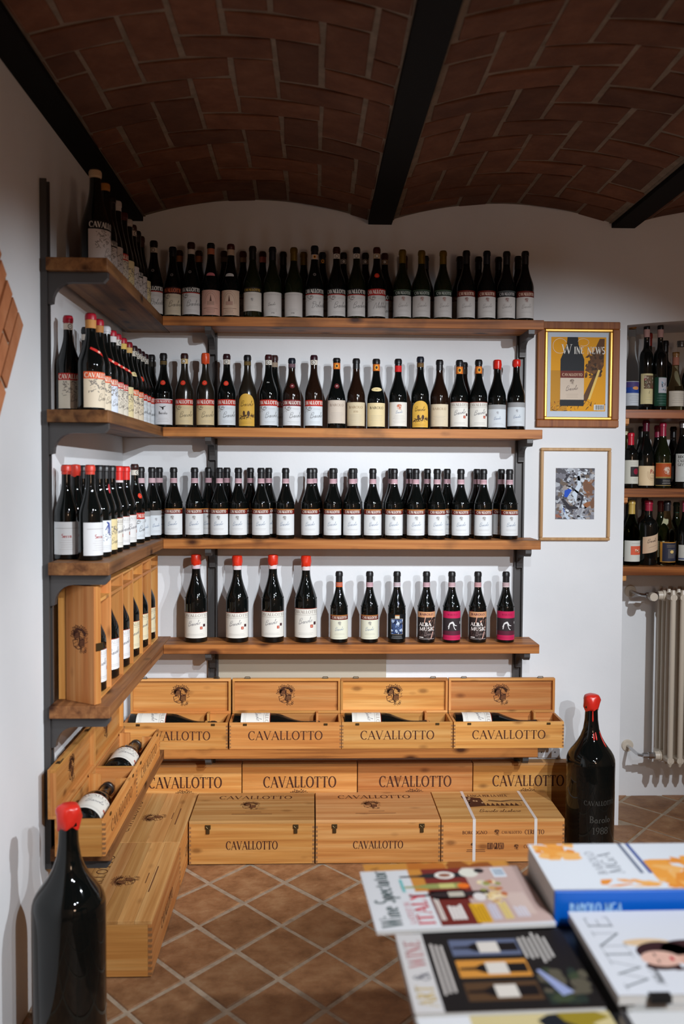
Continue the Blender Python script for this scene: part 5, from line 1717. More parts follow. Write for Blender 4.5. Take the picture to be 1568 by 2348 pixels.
def crate(label, x, y, z, L, D, H, rz=0, front_text=True, top_text=True, clasps=0, joints=True, lettercol=BURN, fh=0.036, fv=None, fw=0.2, planks=0, name='wine_crate', front_crest=None, extra=None, shift=0.0):
    """closed crate: front towards local -Y, corner of its base at the front left"""
    t = thing(name, label, 'crate', (x, y, z + 0.0006), (0, 0, rz), 'closed wooden wine crates')
    T = 0.012
    ax = 0
    mb = MB(); mb.box(0, 0, 0.003, L, T, H - T, 0, 0.0008); mb.build('front_board', PINE[0], t)
    mb = MB(); mb.box(0, D - T, 0.003, L, D, H - T, 0, 0.0008); mb.build('back_board', PINE[0], t)
    for xa, xb, sx in ((0.0, T, -1), (L - T, L, 1)):
        mb = MB()
        xa2, xb2 = (xa - 0.0003, xb) if sx < 0 else (xa, xb + 0.0003)
        mb.box(xa2, T, 0.003, xb2, D - T, H - T, 0)
        n = int((H - T) / 0.017)
        if joints:
            for i in range(n):
                z0 = 0.006 + (H - T - 0.008) * i / n
                mb.box(xa2 + (0.004 if sx > 0 else 0), -0.0004, z0, xb2 - (0.004 if sx < 0 else 0), T, z0 + (H - T) / n * 0.5, 1)
        mb.build('end_board', [PINE[1], ENDG], t)
    if planks:
        for i in range(planks):
            mb = MB()
            mb.box(0.0, D * i / planks + 0.0004, H - T + 0.0003, L, D * (i + 1) / planks - 0.0004, H, 0, 0.0008)
            mb.build('lid_plank', LID[0], t)
    else:
        mb = MB(); mb.box(0, 0, H - T + 0.0003, L, D, H, 0, 0.001); mb.build('lid', LID[0], t)
    mb = MB(); mb.box(T, T, 0.003, L - T, D - T, 0.011); mb.build('base_board', PINE[0], t)
    if front_text:
        p = Print(plane_front(0), 1e9, 0.0001)
        p.text(BRAND, L * 0.5, fv if fv is not None else H * 0.33, fh, lettercol, 1, fit=fw)
        if front_crest:
            p.crest(L * 0.5, front_crest, 0.11, BURN, 1)
        p.build('burnt_lettering', t)
    if top_text:
        p = Print(plane_top(H), 1e9, 0.0001)
        S = D * shift
        p.text(BRAND, L * 0.5, D * 0.76 - S, D * 0.115, lettercol, 1, fit=L * 0.62)
        p.build('lid_lettering', t)
        p = Print(plane_top(H), 1e9, 0.0001)
        p.crest(L * 0.47, D * 0.53 - S, D * 0.30, BURNL, 1)
        p.build('lid_crest', t)
        p = Print(plane_top(H), 1e9, 0.0001)
        p.lines(L * 0.4, L * 0.6, D * 0.30 - S, 1, 0.01, BURNL, 0.003, 1, random.Random(2))
        p.lines(L * 0.31, L * 0.67, D * 0.23 - S, 1, 0.01, BURNL, 0.004, 1, random.Random(3))
        p.build('small_print', t)
    for cx in ([0.15, 0.85] if clasps else []):
        mb = MB()
        mb.box(L * cx - 0.011, -0.004, H - 0.032, L * cx + 0.011, 0, H - 0.015, 0, 0.001)
        mb.box(L * cx - 0.007, -0.0065, H - 0.050, L * cx + 0.007, 0, H - 0.030, 0, 0.001)
        mb.tube([(L * cx - 0.007, -0.006, H - 0.020), (L * cx, -0.008, H - 0.027), (L * cx + 0.007, -0.006, H - 0.020)], 0.0022, 6)
        mb.build('clasp', BRASS, t)
    if extra:
        extra(t, L, D, H)
    return t


CY = -0.383
# front row on the floor, wider gap to the wall pieces behind
crate('reddish pine crate with two brass clasps on the floor, next to the side wall crates', 0.332, CY, 0, 0.497, 0.318, 0.177, clasps=2, fh=0.033, fv=0.062, fw=0.205)
crate('pale pine crate with two brass clasps, middle of the three floor crates', 0.834, CY, 0, 0.499, 0.318, 0.177, clasps=2, fh=0.03, fv=0.062, fw=0.20)


def charity(t, L, D, H):
    p = Print(plane_front(0), 1e9, 0.0001)
    p.text('BORGOGNO', L * 0.27, H * 0.66, 0.013, BURNL, 1, fit=0.10, bold=1.4)
    p.crest(L * 0.45, H * 0.70, 0.026, BURNL, 1)
    p.text(BRAND, L * 0.57, H * 0.665, 0.011, BURNL, 1, fit=0.08, bold=1.3)
    p.text('CERETTO', L * 0.755, H * 0.65, 0.018, BURNL, 1, fit=0.078, bold=1.2)
    p.crest(L * 0.26, H * 0.40, 0.026, BURNL, 1)
    p.lines(L * 0.20, L * 0.36, H * 0.30, 2, 0.007, BURNL, 0.0025, 1, random.Random(4))
    p.text('ELIO GRASSO', L * 0.44, H * 0.31, 0.026, BURNL, 1, fit=0.066, bold=1.0)
    p.crest(L * 0.61, H * 0.36, 0.024, BURNL, 1)
    p.text('CONTERNO', L * 0.755, H * 0.33, 0.013, BURNL, 1, fit=0.085, bold=1.2)
    p.build('burnt_lettering', t)
    p = Print(plane_top(H), 1e9, 0.0001)
    p.text('LANGA PER LA VITA', L * 0.47, D * 0.79, D * 0.075, BURNL, 1, fit=L * 0.34)
    p.poly([(L * 0.28, D * 0.42), (L * 0.42, D * 0.46), (L * 0.40, D * 0.74), (L * 0.24, D * 0.82)], BURN, 1)
    rn = random.Random(8)
    for k in range(9):
        xx, yy = L * rn.uniform(0.28, 0.40), D * rn.uniform(0.52, 0.76)
        p.ell(xx, yy, 0.005, 0.008, rgb(190, 150, 110), 2, 6)
    for k in range(7):
        x0 = L * (0.42 + 0.04 * k)
        p.poly([(x0, D * 0.46), (x0 + L * 0.04, D * 0.46), (x0 + L * 0.02, D * 0.56)], BURN, 1)
    p.stroke([(L * 0.40, D * 0.46), (L * 0.72, D * 0.47), (L * 0.72, D * 0.60), (L * 0.44, D * 0.62)], 0.003, BURN, 1)
    p.stroke([(L * 0.46, D * 0.66), (L * 0.56, D * 0.62), (L * 0.66, D * 0.66), (L * 0.78, D * 0.63)], 0.008, BURN, 1)
    p.script('Barolo', L * 0.33, D * 0.24, D * 0.10, BURNL, 0.0022, 1, 0.0, 0.3)
    p.script('aleabero', L * 0.50, D * 0.24, D * 0.10, BURNL, 0.0022, 1, 0.0, 0.3)
    p.build('lid_print', t)
    for cx in (0.265, 0.765):
        mb = MB()
        w_ = 0.006
        mb.box(L * cx - w_, 0, H, L * cx + w_, D, H + 0.001)
        mb.box(L * cx - w_, -0.0012, 0.0, L * cx + w_, 0, H + 0.001)
        mb.build('strap', STRAP, t)


crate('strapped pine crate with several burnt maker marks, beside the tall floor bottle', 1.337, CY, 0, 0.497, 0.318, 0.177, front_text=False, top_text=False, extra=charity)
# tall thin crates standing on the floor against the back wall
for x0, x1, lb in ((0.336, 0.514, ''), (0.518, 1.014, ''), (1.018, 1.518, ''), (1.522, 2.0, '')):
    pass
for (x0, x1), lb in zip(((0.03, 0.514), (0.518, 1.014), (1.018, 1.518), (1.522, 2.005)),
                        ('orange toned narrow crate standing against the back wall nearest the corner', 'pale narrow crate with dark knots against the back wall, second from the corner',
                         'deep orange narrow crate against the back wall, third from the corner', 'narrow crate against the back wall, partly behind the tall floor bottle')):
    crate(lb, x0, -0.060, 0, x1 - x0, 0.055, 0.30, top_text=False, joints=False, fh=0.047, fv=0.198, fw=0.315, front_crest=0.138)
# crates along the side wall, their fronts towards the room
crate('wooden crate lying along the side wall at the open end of the shelves', 0.326, -1.183, 0, 0.594, 0.318, 0.178, rz=pi / 2, planks=6, fw=0.24, shift=0.09)
crate('wooden crate lying along the side wall, in the room corner', 0.326, -0.586, 0, 0.520, 0.318, 0.178, rz=pi / 2, planks=5, fw=0.24, shift=0.09)


# ------------------------------------------------------------------ open presentation boxes with a magnum in each
def open_box(label, x, y, z, L, rz=0, D=0.15, H=0.112, lean=0.0):
    t = thing('wine_box', label, 'wooden box', (x, y, z + 0.0006), (0, 0, rz), 'open single bottle wooden boxes')
    T = 0.010
    mb = MB(); mb.box(0, 0, 0, L, T, H, 0, 0.0008); mb.build('front_board', PINE[0], t)
    mb = MB(); mb.box(0, D - T, 0, L, D, H, 0, 0.0008); mb.build('back_board', PINE[0], t)
    for xa, xb, sx in ((0.0, T, -1), (L - T, L, 1)):
        mb = MB()
        mb.box(xa - (0.0003 if sx < 0 else 0), T, 0, xb + (0.0003 if sx > 0 else 0), D - T, H)
        for i in range(7):
            z0 = 0.006 + (H - 0.01) * i / 7
            mb.box(xa - (0.0003 if sx < 0 else -0.003), -0.0004, z0, xb + (0.0003 if sx > 0 else -0.003), T, z0 + 0.0072, 1)
        mb.build('end_board', [PINE[1], ENDG], t)
    mb = MB(); mb.box(T, T, 0.0, L - T, D - T, 0.008); mb.build('base_board', PINE[0], t)
    # neck rest: board with a round notch
    xr = L * 0.775
    mb = MB()
    poly = [(T, 0.008), (D - T, 0.008), (D - T, H + 0.012), (D * 0.5 + 0.024, H + 0.012)]
    poly += [(D * 0.5 + 0.024 * cos(rad(a)), 0.068 - 0.024 * sin(rad(a))) for a in range(0, 181, 20)]
    poly += [(D * 0.5 - 0.024, H - 0.004), (T, H - 0.004)]
    mb.prism([(a, b_) for a, b_ in poly], xr, xr + 0.009, axis=0)
    mb.build('neck_rest', PINE[2], t)
    # lid standing open behind
    lz = H + 0.001
    LH = 0.15
    lid = MB(); lid.box(0, D + 0.012, lz, L, D + 0.020, lz + LH, 0, 0.0008)
    lo = lid.build('lid', PINE[0], t)
    for bx, m in (((0, D - 0.004, lz + LH - 0.010, L, D + 0.012, lz + LH), PINE[0]), ((0, D - 0.004, lz, L, D + 0.012, lz + 0.010), PINE[0]),
                  ((0, D - 0.004, lz + 0.010, 0.010, D + 0.012, lz + LH - 0.010), PINE[2]), ((L - 0.010, D - 0.004, lz + 0.010, L, D + 0.012, lz + LH - 0.010), PINE[2])):
        mb = MB(); mb.box(*bx, 0, 0.0006); mb.build('lid_rim', m, lo)
    p = Print(plane_front(D + 0.012), 1e9, 0.0001)
    p.crest(L * 0.5, lz + LH * 0.52, 0.094, BURN, 1)
    p.build('crest_print', lo)
    for cx in (0.14, 0.86):
        mb = MB()
        mb.box(L * cx - 0.010, D - 0.002, lz + LH, L * cx + 0.010, D + 0.012, lz + LH + 0.0015)
        mb.tube([(L * cx - 0.012, D - 0.001, lz + LH + 0.002), (L * cx - 0.010, D - 0.006, lz + LH + 0.009), (L * cx + 0.010, D - 0.006, lz + LH + 0.009), (L * cx + 0.012, D - 0.001, lz + LH + 0.002)], 0.0017, 6)
        mb.build('hasp', BRASS, lo)
        mb = MB()
        mb.box(L * cx - 0.008, -0.003, H - 0.012, L * cx + 0.008, 0, H - 0.003, 0, 0.0008)
        mb.build('catch_plate', BRASS, t)
    p = Print(plane_front(0), 1e9, 0.0001)
    p.text(BRAND, L * 0.5, H * 0.36, 0.036, BURN, 1, fit=L * 0.665)
    p.build('burnt_lettering', t)
    return t


def lying(label, x, y, z, along, group):
    """magnum lying with its neck towards local +X of the box turned by along"""
    roll = rad(-180 + 32)
    m = Matrix.Rotation(along, 4, 'Z') @ Matrix.Rotation(pi / 2, 4, 'Y') @ Matrix.Rotation(pi / 2 + roll, 4, 'Z')
    t = bottle(label, group, x, y, z, h=0.365, r=0.054, cap=BLK, caplen=0.045, design='squares', lz=(0.032, 0.155), half=1.3)
    t.matrix_world = Matrix.Translation((x, y, z)) @ m
    return t


BL = 0.466
bx = [(0.475 - 0.466 - 0.002 + 0.03, 'open wooden box on the lowest back shelf nearest the corner, half hidden'), (0.474, 'open wooden box on the lowest back shelf, second from the corner'),
      (0.942, 'open wooden box on the lowest back shelf, third from the corner'), (1.412, 'open wooden box at the outer end of the lowest back shelf')]
for i, (x, lb) in enumerate(bx):
    L = BL if i else 0.430
    open_box(lb, x, -0.197, Z[5], L)
    lying('white labelled bottle lying in the open box, %s from the corner, lowest back shelf' % NTH[i + 1], x + 0.013, -0.197 + 0.075, Z[5] + 0.0785, 0, 'bottles lying in open boxes on the back wall')
for i, (y, lb) in enumerate(((-1.245, 'open wooden box on the lowest side shelf, nearer the open end'), (-0.757, 'open wooden box on the lowest side shelf, nearer the room corner'))):
    open_box(lb, 0.2, y, Z[5], 0.484, pi / 2)
    lying('white labelled bottle lying in the side shelf box %s' % ('nearer the open end', 'nearer the corner')[i], 0.2 - 0.075, y + 0.014, Z[5] + 0.0785, pi / 2, 'bottles lying in open boxes on the side wall')

# ------------------------------------------------------------------ upright boxes on the fourth side shelf
ys = [-1.105, -0.957, -0.768, -0.588, -0.403, -0.218, -0.05]
XF, HB = 0.156, 0.362


def stand_box(label, y0, y1, lid=False):
    t = thing('upright_wine_box', label, 'wooden box', (0, 0, Z[4] + 0.0006), (0, 0, 0), 'upright open wooden boxes')
    T = 0.007
    for a in (y0, y1 - T):
        mb = MB(); mb.box(0.026, a, 0, XF, a + T, HB, 0, 0.0007); mb.build('side_board', PINE[2], t)
    mb = MB(); mb.box(0.026, y0 + T, 0, 0.034, y1 - T, HB); mb.build('back_board', PINE[2], t)
    mb = MB(); mb.box(0.034, y0 + T, 0, XF, y1 - T, T); mb.build('bottom_board', PINE[1], t)
    mb = MB(); mb.box(0.034, y0 + T, HB - T, XF, y1 - T, HB); mb.build('top_board', PINE[1], t)
    ym = y1 + 0.001 - 0.008 - 0.0535 - (0.003 if lid else 0)
    mb = MB()
    zr = 0.306
    mb.box(0.034, y0 + T, zr, XF, ym - 0.022, zr + 0.010)
    mb.box(0.034, ym + 0.022, zr, XF, y1 - T, zr + 0.010)
    mb.box(0.034, ym - 0.022, zr, 0.081, ym + 0.022, zr + 0.010)
    mb.box(0.125, ym - 0.022, zr, XF, ym + 0.022, zr + 0.010)
    mb.build('neck_rest', PINE[1], t)
    if lid:
        lo = MB()
        a = rad(-33)
        d1, n1 = Vector((cos(a), sin(a), 0)), Vector((sin(a), -cos(a), 0))
        O = Vector((0.052, y0 - 0.008, 0))

        def put(nm, x0, y0_, z0, x1, y1_, z1, m, par):
            mb = MB(); mb.box(x0, y0_, z0, x1, y1_, z1, 0, 0.0007)
            mb.v = [tuple(O + d1 * p[0] - n1 * p[1] + Vector((0, 0, p[2]))) for p in mb.v]
            return mb.build(nm, m, par)
        lo = put('lid', 0, 0, 0, 0.122, 0.008, HB, PINE[2], t)
        put('lid_rim', 0.112, 0.008, 0, 0.122, 0.028, HB, PINE[2], lo)
        put('lid_rim', 0, 0.008, 0, 0.010, 0.028, HB, PINE[2], lo)
        put('lid_rim', 0.010, 0.008, HB - 0.01, 0.112, 0.028, HB, PINE[2], lo)
        put('lid_rim', 0.010, 0.008, 0, 0.112, 0.028, 0.01, PINE[2], lo)
        put('hasp', 0.1222, 0.006, HB * 0.455, 0.126, 0.034, HB * 0.52, BRASS, lo)
        p = Print(lambda u, v, l: tuple(O + d1 * u + n1 * (0.0003 + l) + Vector((0, 0, v))), 1e9, 0.0001)
        p.crest(0.062, HB * 0.55, 0.088, BURN, 1)
        p.build('crest_print', lo)
    return t


for i in range(6):
    stand_box('upright wooden box with its lid swung open at the open end, fourth side shelf' if i == 0 else 'upright open wooden box, %s from the open end, fourth side shelf' % NTH[i + 1], ys[i] + 0.001, ys[i + 1] - 0.001, i == 0)
    bottle('dark bottle standing in the upright wooden box %s from the open end' % NTH[i + 1] if i else 'dark bottle standing in the upright box with the open lid', 'bottles in the upright boxes', 0.103, ys[i + 1] - 0.008 - 0.0535 - (0.0 if i else 0.003), Z[4] + 0.011, h=0.335, r=0.052,
           cap=ORED if i == 5 else BLK, caplen=0.03, design='magwhite' if i < 3 else 'squarescream', lz=(0.03, 0.135), turn=rad(66))

# ------------------------------------------------------------------ tall floor bottles
def jeroboam(label, x, y, h, r, seed, txt):
    t = thing('giant_wine_bottle', label, 'bottle', (x, y, 0.0005), (0, 0, 0), 'giant bottles standing on the floor')
    mb = MB(); mb.lathe([(z * h, q * r) for z, q in JER], 48); mb.build('bottle_glass', GLASS, t, smooth=45)
    rn = random.Random(seed)
    ph = [rn.uniform(0, 6) for _ in range(4)]

    def wob(i, a, z, q):
        s_ = 1 + 0.06 * sin(3 * a + ph[0] + z * 60) + 0.05 * sin(5 * a + ph[1] - z * 110) + 0.04 * sin(9 * a + ph[2] + z * 160)
        if i <= 1:
            z += 0.005 * sin(2 * a + ph[3]) + 0.003 * sin(5 * a)
        return z, q * s_
    pf = [(0.912, 0.262), (0.913, 0.29), (0.93, 0.315), (0.955, 0.335), (0.975, 0.335), (0.992, 0.32), (1.003, 0.285), (1.010, 0.18), (1.012, 0)]
    mb = MB(); mb.lathe([(z * h, q * r) for z, q in pf], 30, wob=wob)
    wax = capmat((214, 44, 32), 0.3)
    ws = mb.build('wax_seal', wax, t, smooth=60)
    for a, z0, z1, wd in () if not txt else ((-95, 0.845, 0.915, 0.006), (-92, 0.735, 0.775, 0.006), (-78, 0.735, 0.78, 0.006), (-38, 0.69, 0.78, 0.005)):
        mb = MB()
        P = [(rat(JER, z) * r * cos(rad(a)), rat(JER, z) * r * sin(rad(a)), z * h) for z in [z1 + (z0 - z1) * k / 6 for k in range(7)]]
        mb.tube(P, [wd * 0.35, wd * 0.4, wd * 0.45, wd * 0.5, wd * 0.55, wd * 0.6, wd * 0.3], 8)
        mb.build('wax_drip', wax, ws, smooth=60)
    if txt:
        c = rgb(70, 68, 63)
        for tx, v_, hh, ft in ((BRAND, 0.228, 0.018, 0.135), ('Barolo', 0.158, 0.027, 0.09), ('1988', 0.112, 0.027, 0.068), ('Bricco', 0.060, 0.020, 0.066), ('Boschis', 0.034, 0.020, 0.075)):
            p = Print(cyl(r), 0.006)
            p.text(tx, 0.014, v_, hh, c, 1, fit=ft, bold=0.92)
            p.build('engraved_lettering', t)
    return t


jeroboam('giant dark bottle with engraved lettering and red wax, beside the strapped crate', 1.966, -0.285, 0.652, 0.098, 3, True)
jeroboam('giant plain dark bottle with lumpy red wax top on the floor before the side wall', 0.160, -1.50, 0.655, 0.098, 8, False)

# ------------------------------------------------------------------ small fittings on the back wall
t = thing('wall_cover_plate', 'small white cover plate with two screws low on the back wall', 'cover plate', (1.866, 0, 0.327))
mb = MB(); mb.box(-0.049, -0.012, -0.021, 0.049, -0.0004, 0.021, 0, 0.003); mb.build('plate', WHITEP, t)
for sx in (-0.034, 0.026):
    mb = MB(); mb.tube([(sx, -0.0122, 0.006), (sx, -0.0140, 0.006)], 0.003, 8); mb.build('screw', CHROME, t)
mb = MB(); mb.box(0.41, -0.010, 0.60, 1.142, -0.0006, 0.792, 0, 0.001)
PANEL = mat('beige_panel', (0.50, 0.44, 0.34, 1), 0.7)
tag(mb.build('wall_panel', PANEL), 'thin beige panel against the back wall above the open boxes', 'panel')


# ------------------------------------------------------------------ framed pictures
def frame(t, x0, z0, x1, z1, wd, d0, d1, m, nm):
    for k, bx_ in enumerate(((x0, z1 - wd, x1, z1), (x0, z0, x1, z0 + wd), (x0, z0 + wd, x0 + wd, z1 - wd), (x1 - wd, z0 + wd, x1, z1 - wd))):
        mb = MB(); mb.box(bx_[0], -d1, bx_[1], bx_[2], -d0, bx_[3], 0, min(0.003, wd * 0.25))
        mb.build(nm, m, t)


t = thing('framed_poster', 'yellow magazine cover poster in a reddish wood frame with gilt slip', 'framed picture', (0, 0, 0), (0, 0, 0))
frame(t, 1.788, 1.766, 2.149, 2.222, 0.032, 0.0006, 0.019, FRAMEW, 'frame_rail')
frame(t, 1.8202, 1.798, 2.1168, 2.190, 0.012, 0.0006, 0.021, GOLD, 'gilt_slip')
p = Print(plane_front(-0.006), 1e9, 0.00012)
p.rect(1.826, 1.803, 2.112, 2.185, rgb(196, 208, 222), 0)
a, b_, c, d = 1.850, 1.836, 2.092, 2.157
W_, H_ = c - a, d - b_
YL, YD, BRO = rgb(228, 158, 12), rgb(186, 112, 14), rgb(70, 44, 22)
p.rect(a, b_, c, d, YL, 1)
p.rect(a, b_, a + W_ * 0.3, b_ + H_ * 0.55, rgb(196, 138, 34), 2)
p.blobs(a, b_, c, b_ + H_ * 0.14, [YD, BRO, rgb(120, 80, 30), YL], 50, 2, 3, (0.02, 0.07))
p.poly([(a + W_ * 0.56, b_ + H_ * 0.14), (a + W_ * 0.66, b_ + H_ * 0.14), (a + W_ * 0.96, b_ + H_ * 0.62), (a + W_ * 0.97, b_ + H_ * 0.98), (a + W_ * 0.88, b_ + H_ * 0.98), (a + W_ * 0.62, b_ + H_ * 0.55), (a + W_ * 0.78, b_ + H_ * 0.5)], rgb(96, 62, 34), 4)
p.blobs(a + W_ * 0.62, b_ + H_ * 0.45, a + W_ * 0.96, b_ + H_ * 0.8, [rgb(60, 38, 20), rgb(120, 80, 40), rgb(84, 54, 28)], 60, 7, 5, (0.04, 0.12))
p.stroke([(a + W_ * 0.70, b_ + H_ * 0.16), (a + W_ * 0.88, b_ + H_ * 0.56)], 0.010, rgb(236, 200, 110), 7)
bxc = a + W_ * 0.39
pr = [(0.07, 0.21), (0.10, 0.22), (0.16, 0.215), (0.70, 0.215), (0.80, 0.16), (0.90, 0.105), (1.0, 0.095)]
for (za, ra), (zb, rb_) in zip(pr[:-1], pr[1:]):
    p.quad([(bxc - ra * W_, b_ + za * H_), (bxc + ra * W_, b_ + za * H_), (bxc + rb_ * W_, b_ + zb * H_), (bxc - rb_ * W_, b_ + zb * H_)], rgb(34, 36, 40), 8)
p.rect(bxc - 0.215 * W_, b_ + 0.155 * H_, bxc + 0.215 * W_, b_ + 0.45 * H_, rgb(214, 196, 176), 9)
p.rect(bxc - 0.215 * W_, b_ + 0.45 * H_, bxc + 0.215 * W_, b_ + 0.545 * H_, rgb(110, 40, 28), 9)
p.text(BRAND, bxc, b_ + 0.475 * H_, 0.012, rgb(220, 190, 160), 10, fit=0.088, bold=1.3)
p.crest(bxc, b_ + 0.40 * H_, 0.024, rgb(150, 130, 116), 10)
p.script('Barolo', bxc - 0.030, b_ + 0.27 * H_, 0.022, rgb(110, 92, 92), 0.0012, 10)
p.lines(bxc - 0.028, bxc + 0.03, b_ + 0.23 * H_, 3, 0.007, rgb(170, 150, 130), 0.0008, 10, random.Random(3))
WN = rgb(240, 236, 226)
p.text('W', a + W_ * 0.285, d - H_ * 0.225, 0.040, WN, 12, bold=0.8)
p.stroke(arc(a + W_ * 0.16, d - H_ * 0.12, W_ * 0.13, H_ * 0.10, 30, 330, 20), 0.0014, WN, 12)
p.stroke(arc(a + W_ * 0.58, d - H_ * 0.07, W_ * 0.10, H_ * 0.05, -120, 170, 20), 0.0012, WN, 12)
p.text('INE', a + W_ * 0.505, d - H_ * 0.225, 0.030, WN, 12, fit=0.042)
p.text('NEWS', a + W_ * 0.815, d - H_ * 0.225, 0.030, WN, 12, fit=0.078)
p.rect(c - W_ * 0.21, b_ + H_ * 0.015, c - W_ * 0.02, b_ + H_ * 0.09, rgb(230, 230, 226), 12)
for k in range(12):
    xx = c - W_ * (0.19 - 0.0135 * k)
    p.rect(xx, b_ + H_ * 0.022, xx + W_ * (0.004 + 0.003 * (k % 3)), b_ + H_ * 0.083, rgb(30, 30, 30), 13)
p.build('poster', t)
mb = MB(); mb.box(1.826, -0.0045, 1.803, 2.112, -0.0006, 2.185); mb.build('backing_board', WHITEP, t)

t = thing('framed_picture', 'grey and blue abstract picture with wide white mount in thin pale wood frame', 'framed picture', (0, 0, 0))
frame(t, 1.810, 1.271, 2.120, 1.676, 0.013, 0.0006, 0.018, BEECH, 'frame_rail')
mb = MB(); mb.box(1.822, -0.0055, 1.283, 2.108, -0.0006, 1.664); mb.build('mount', mat('white_mount', (0.80, 0.81, 0.82, 1), 0.6), t)
p = Print(plane_front(-0.0058), 1e9, 0.00008)
a, b_, c, d = 1.879, 1.364, 2.051, 1.588
p.rect(a, b_, c, d, rgb(120, 120, 128), 0)
p.blobs(a, b_, c, d, [rgb(150, 152, 160), rgb(86, 84, 90), rgb(180, 184, 190), rgb(110, 96, 84), rgb(130, 130, 138), rgb(160, 150, 144)], 260, 12, 1, (0.02, 0.10))
p.blobs(a + 0.03, b_, c - 0.03, d, [rgb(36, 34, 38), rgb(52, 48, 54), rgb(214, 222, 230), rgb(190, 200, 212)], 150, 15, 4, (0.012, 0.06), 1.2)
p.blobs(c - 0.05, b_ + 0.03, c, d - 0.05, [rgb(150, 96, 60), rgb(120, 84, 62), rgb(160, 130, 110)], 16, 5, 6, (0.1, 0.3))
p.blobs(a, b_, a + 0.03, b_ + 0.04, [rgb(160, 100, 80), rgb(130, 100, 90)], 8, 5, 6, (0.1, 0.3))
for pts_, wd, cc in ((((0.10, 0.19), (0.105, 0.15), (0.085, 0.11), (0.09, 0.08)), [0.01, 0.018, 0.022, 0.006], (206, 218, 230)), (((0.105, 0.21), (0.10, 0.17)), [0.008, 0.016], (200, 210, 222)),
                     (((0.03, 0.06), (0.045, 0.02), (0.06, 0.0)), [0.004, 0.010, 0.014], (196, 210, 226)), (((0.07, 0.14), (0.12, 0.10), (0.11, 0.05)), [0.006, 0.012, 0.006], (50, 46, 52)),
                     (((0.03, 0.09), (0.06, 0.05), (0.10, 0.05)), [0.008, 0.02, 0.01], (48, 44, 50)), (((0.06, 0.20), (0.04, 0.17)), [0.006, 0.012], (60, 58, 66))):
    p.stroke([(a + x, b_ + y) for x, y in pts_], wd, rgb(*cc), 8)
p.poly([(a + 0.038, b_ + 0.098), (a + 0.052, b_ + 0.096), (a + 0.072, b_ + 0.128), (a + 0.060, b_ + 0.134), (a + 0.040, b_ + 0.126)], rgb(30, 80, 190), 9)
p.stroke([(a + 0.036, b_ + 0.05), (a + 0.04, b_ + 0.03)], 0.004, rgb(40, 70, 160), 9)
p.build('picture', t)

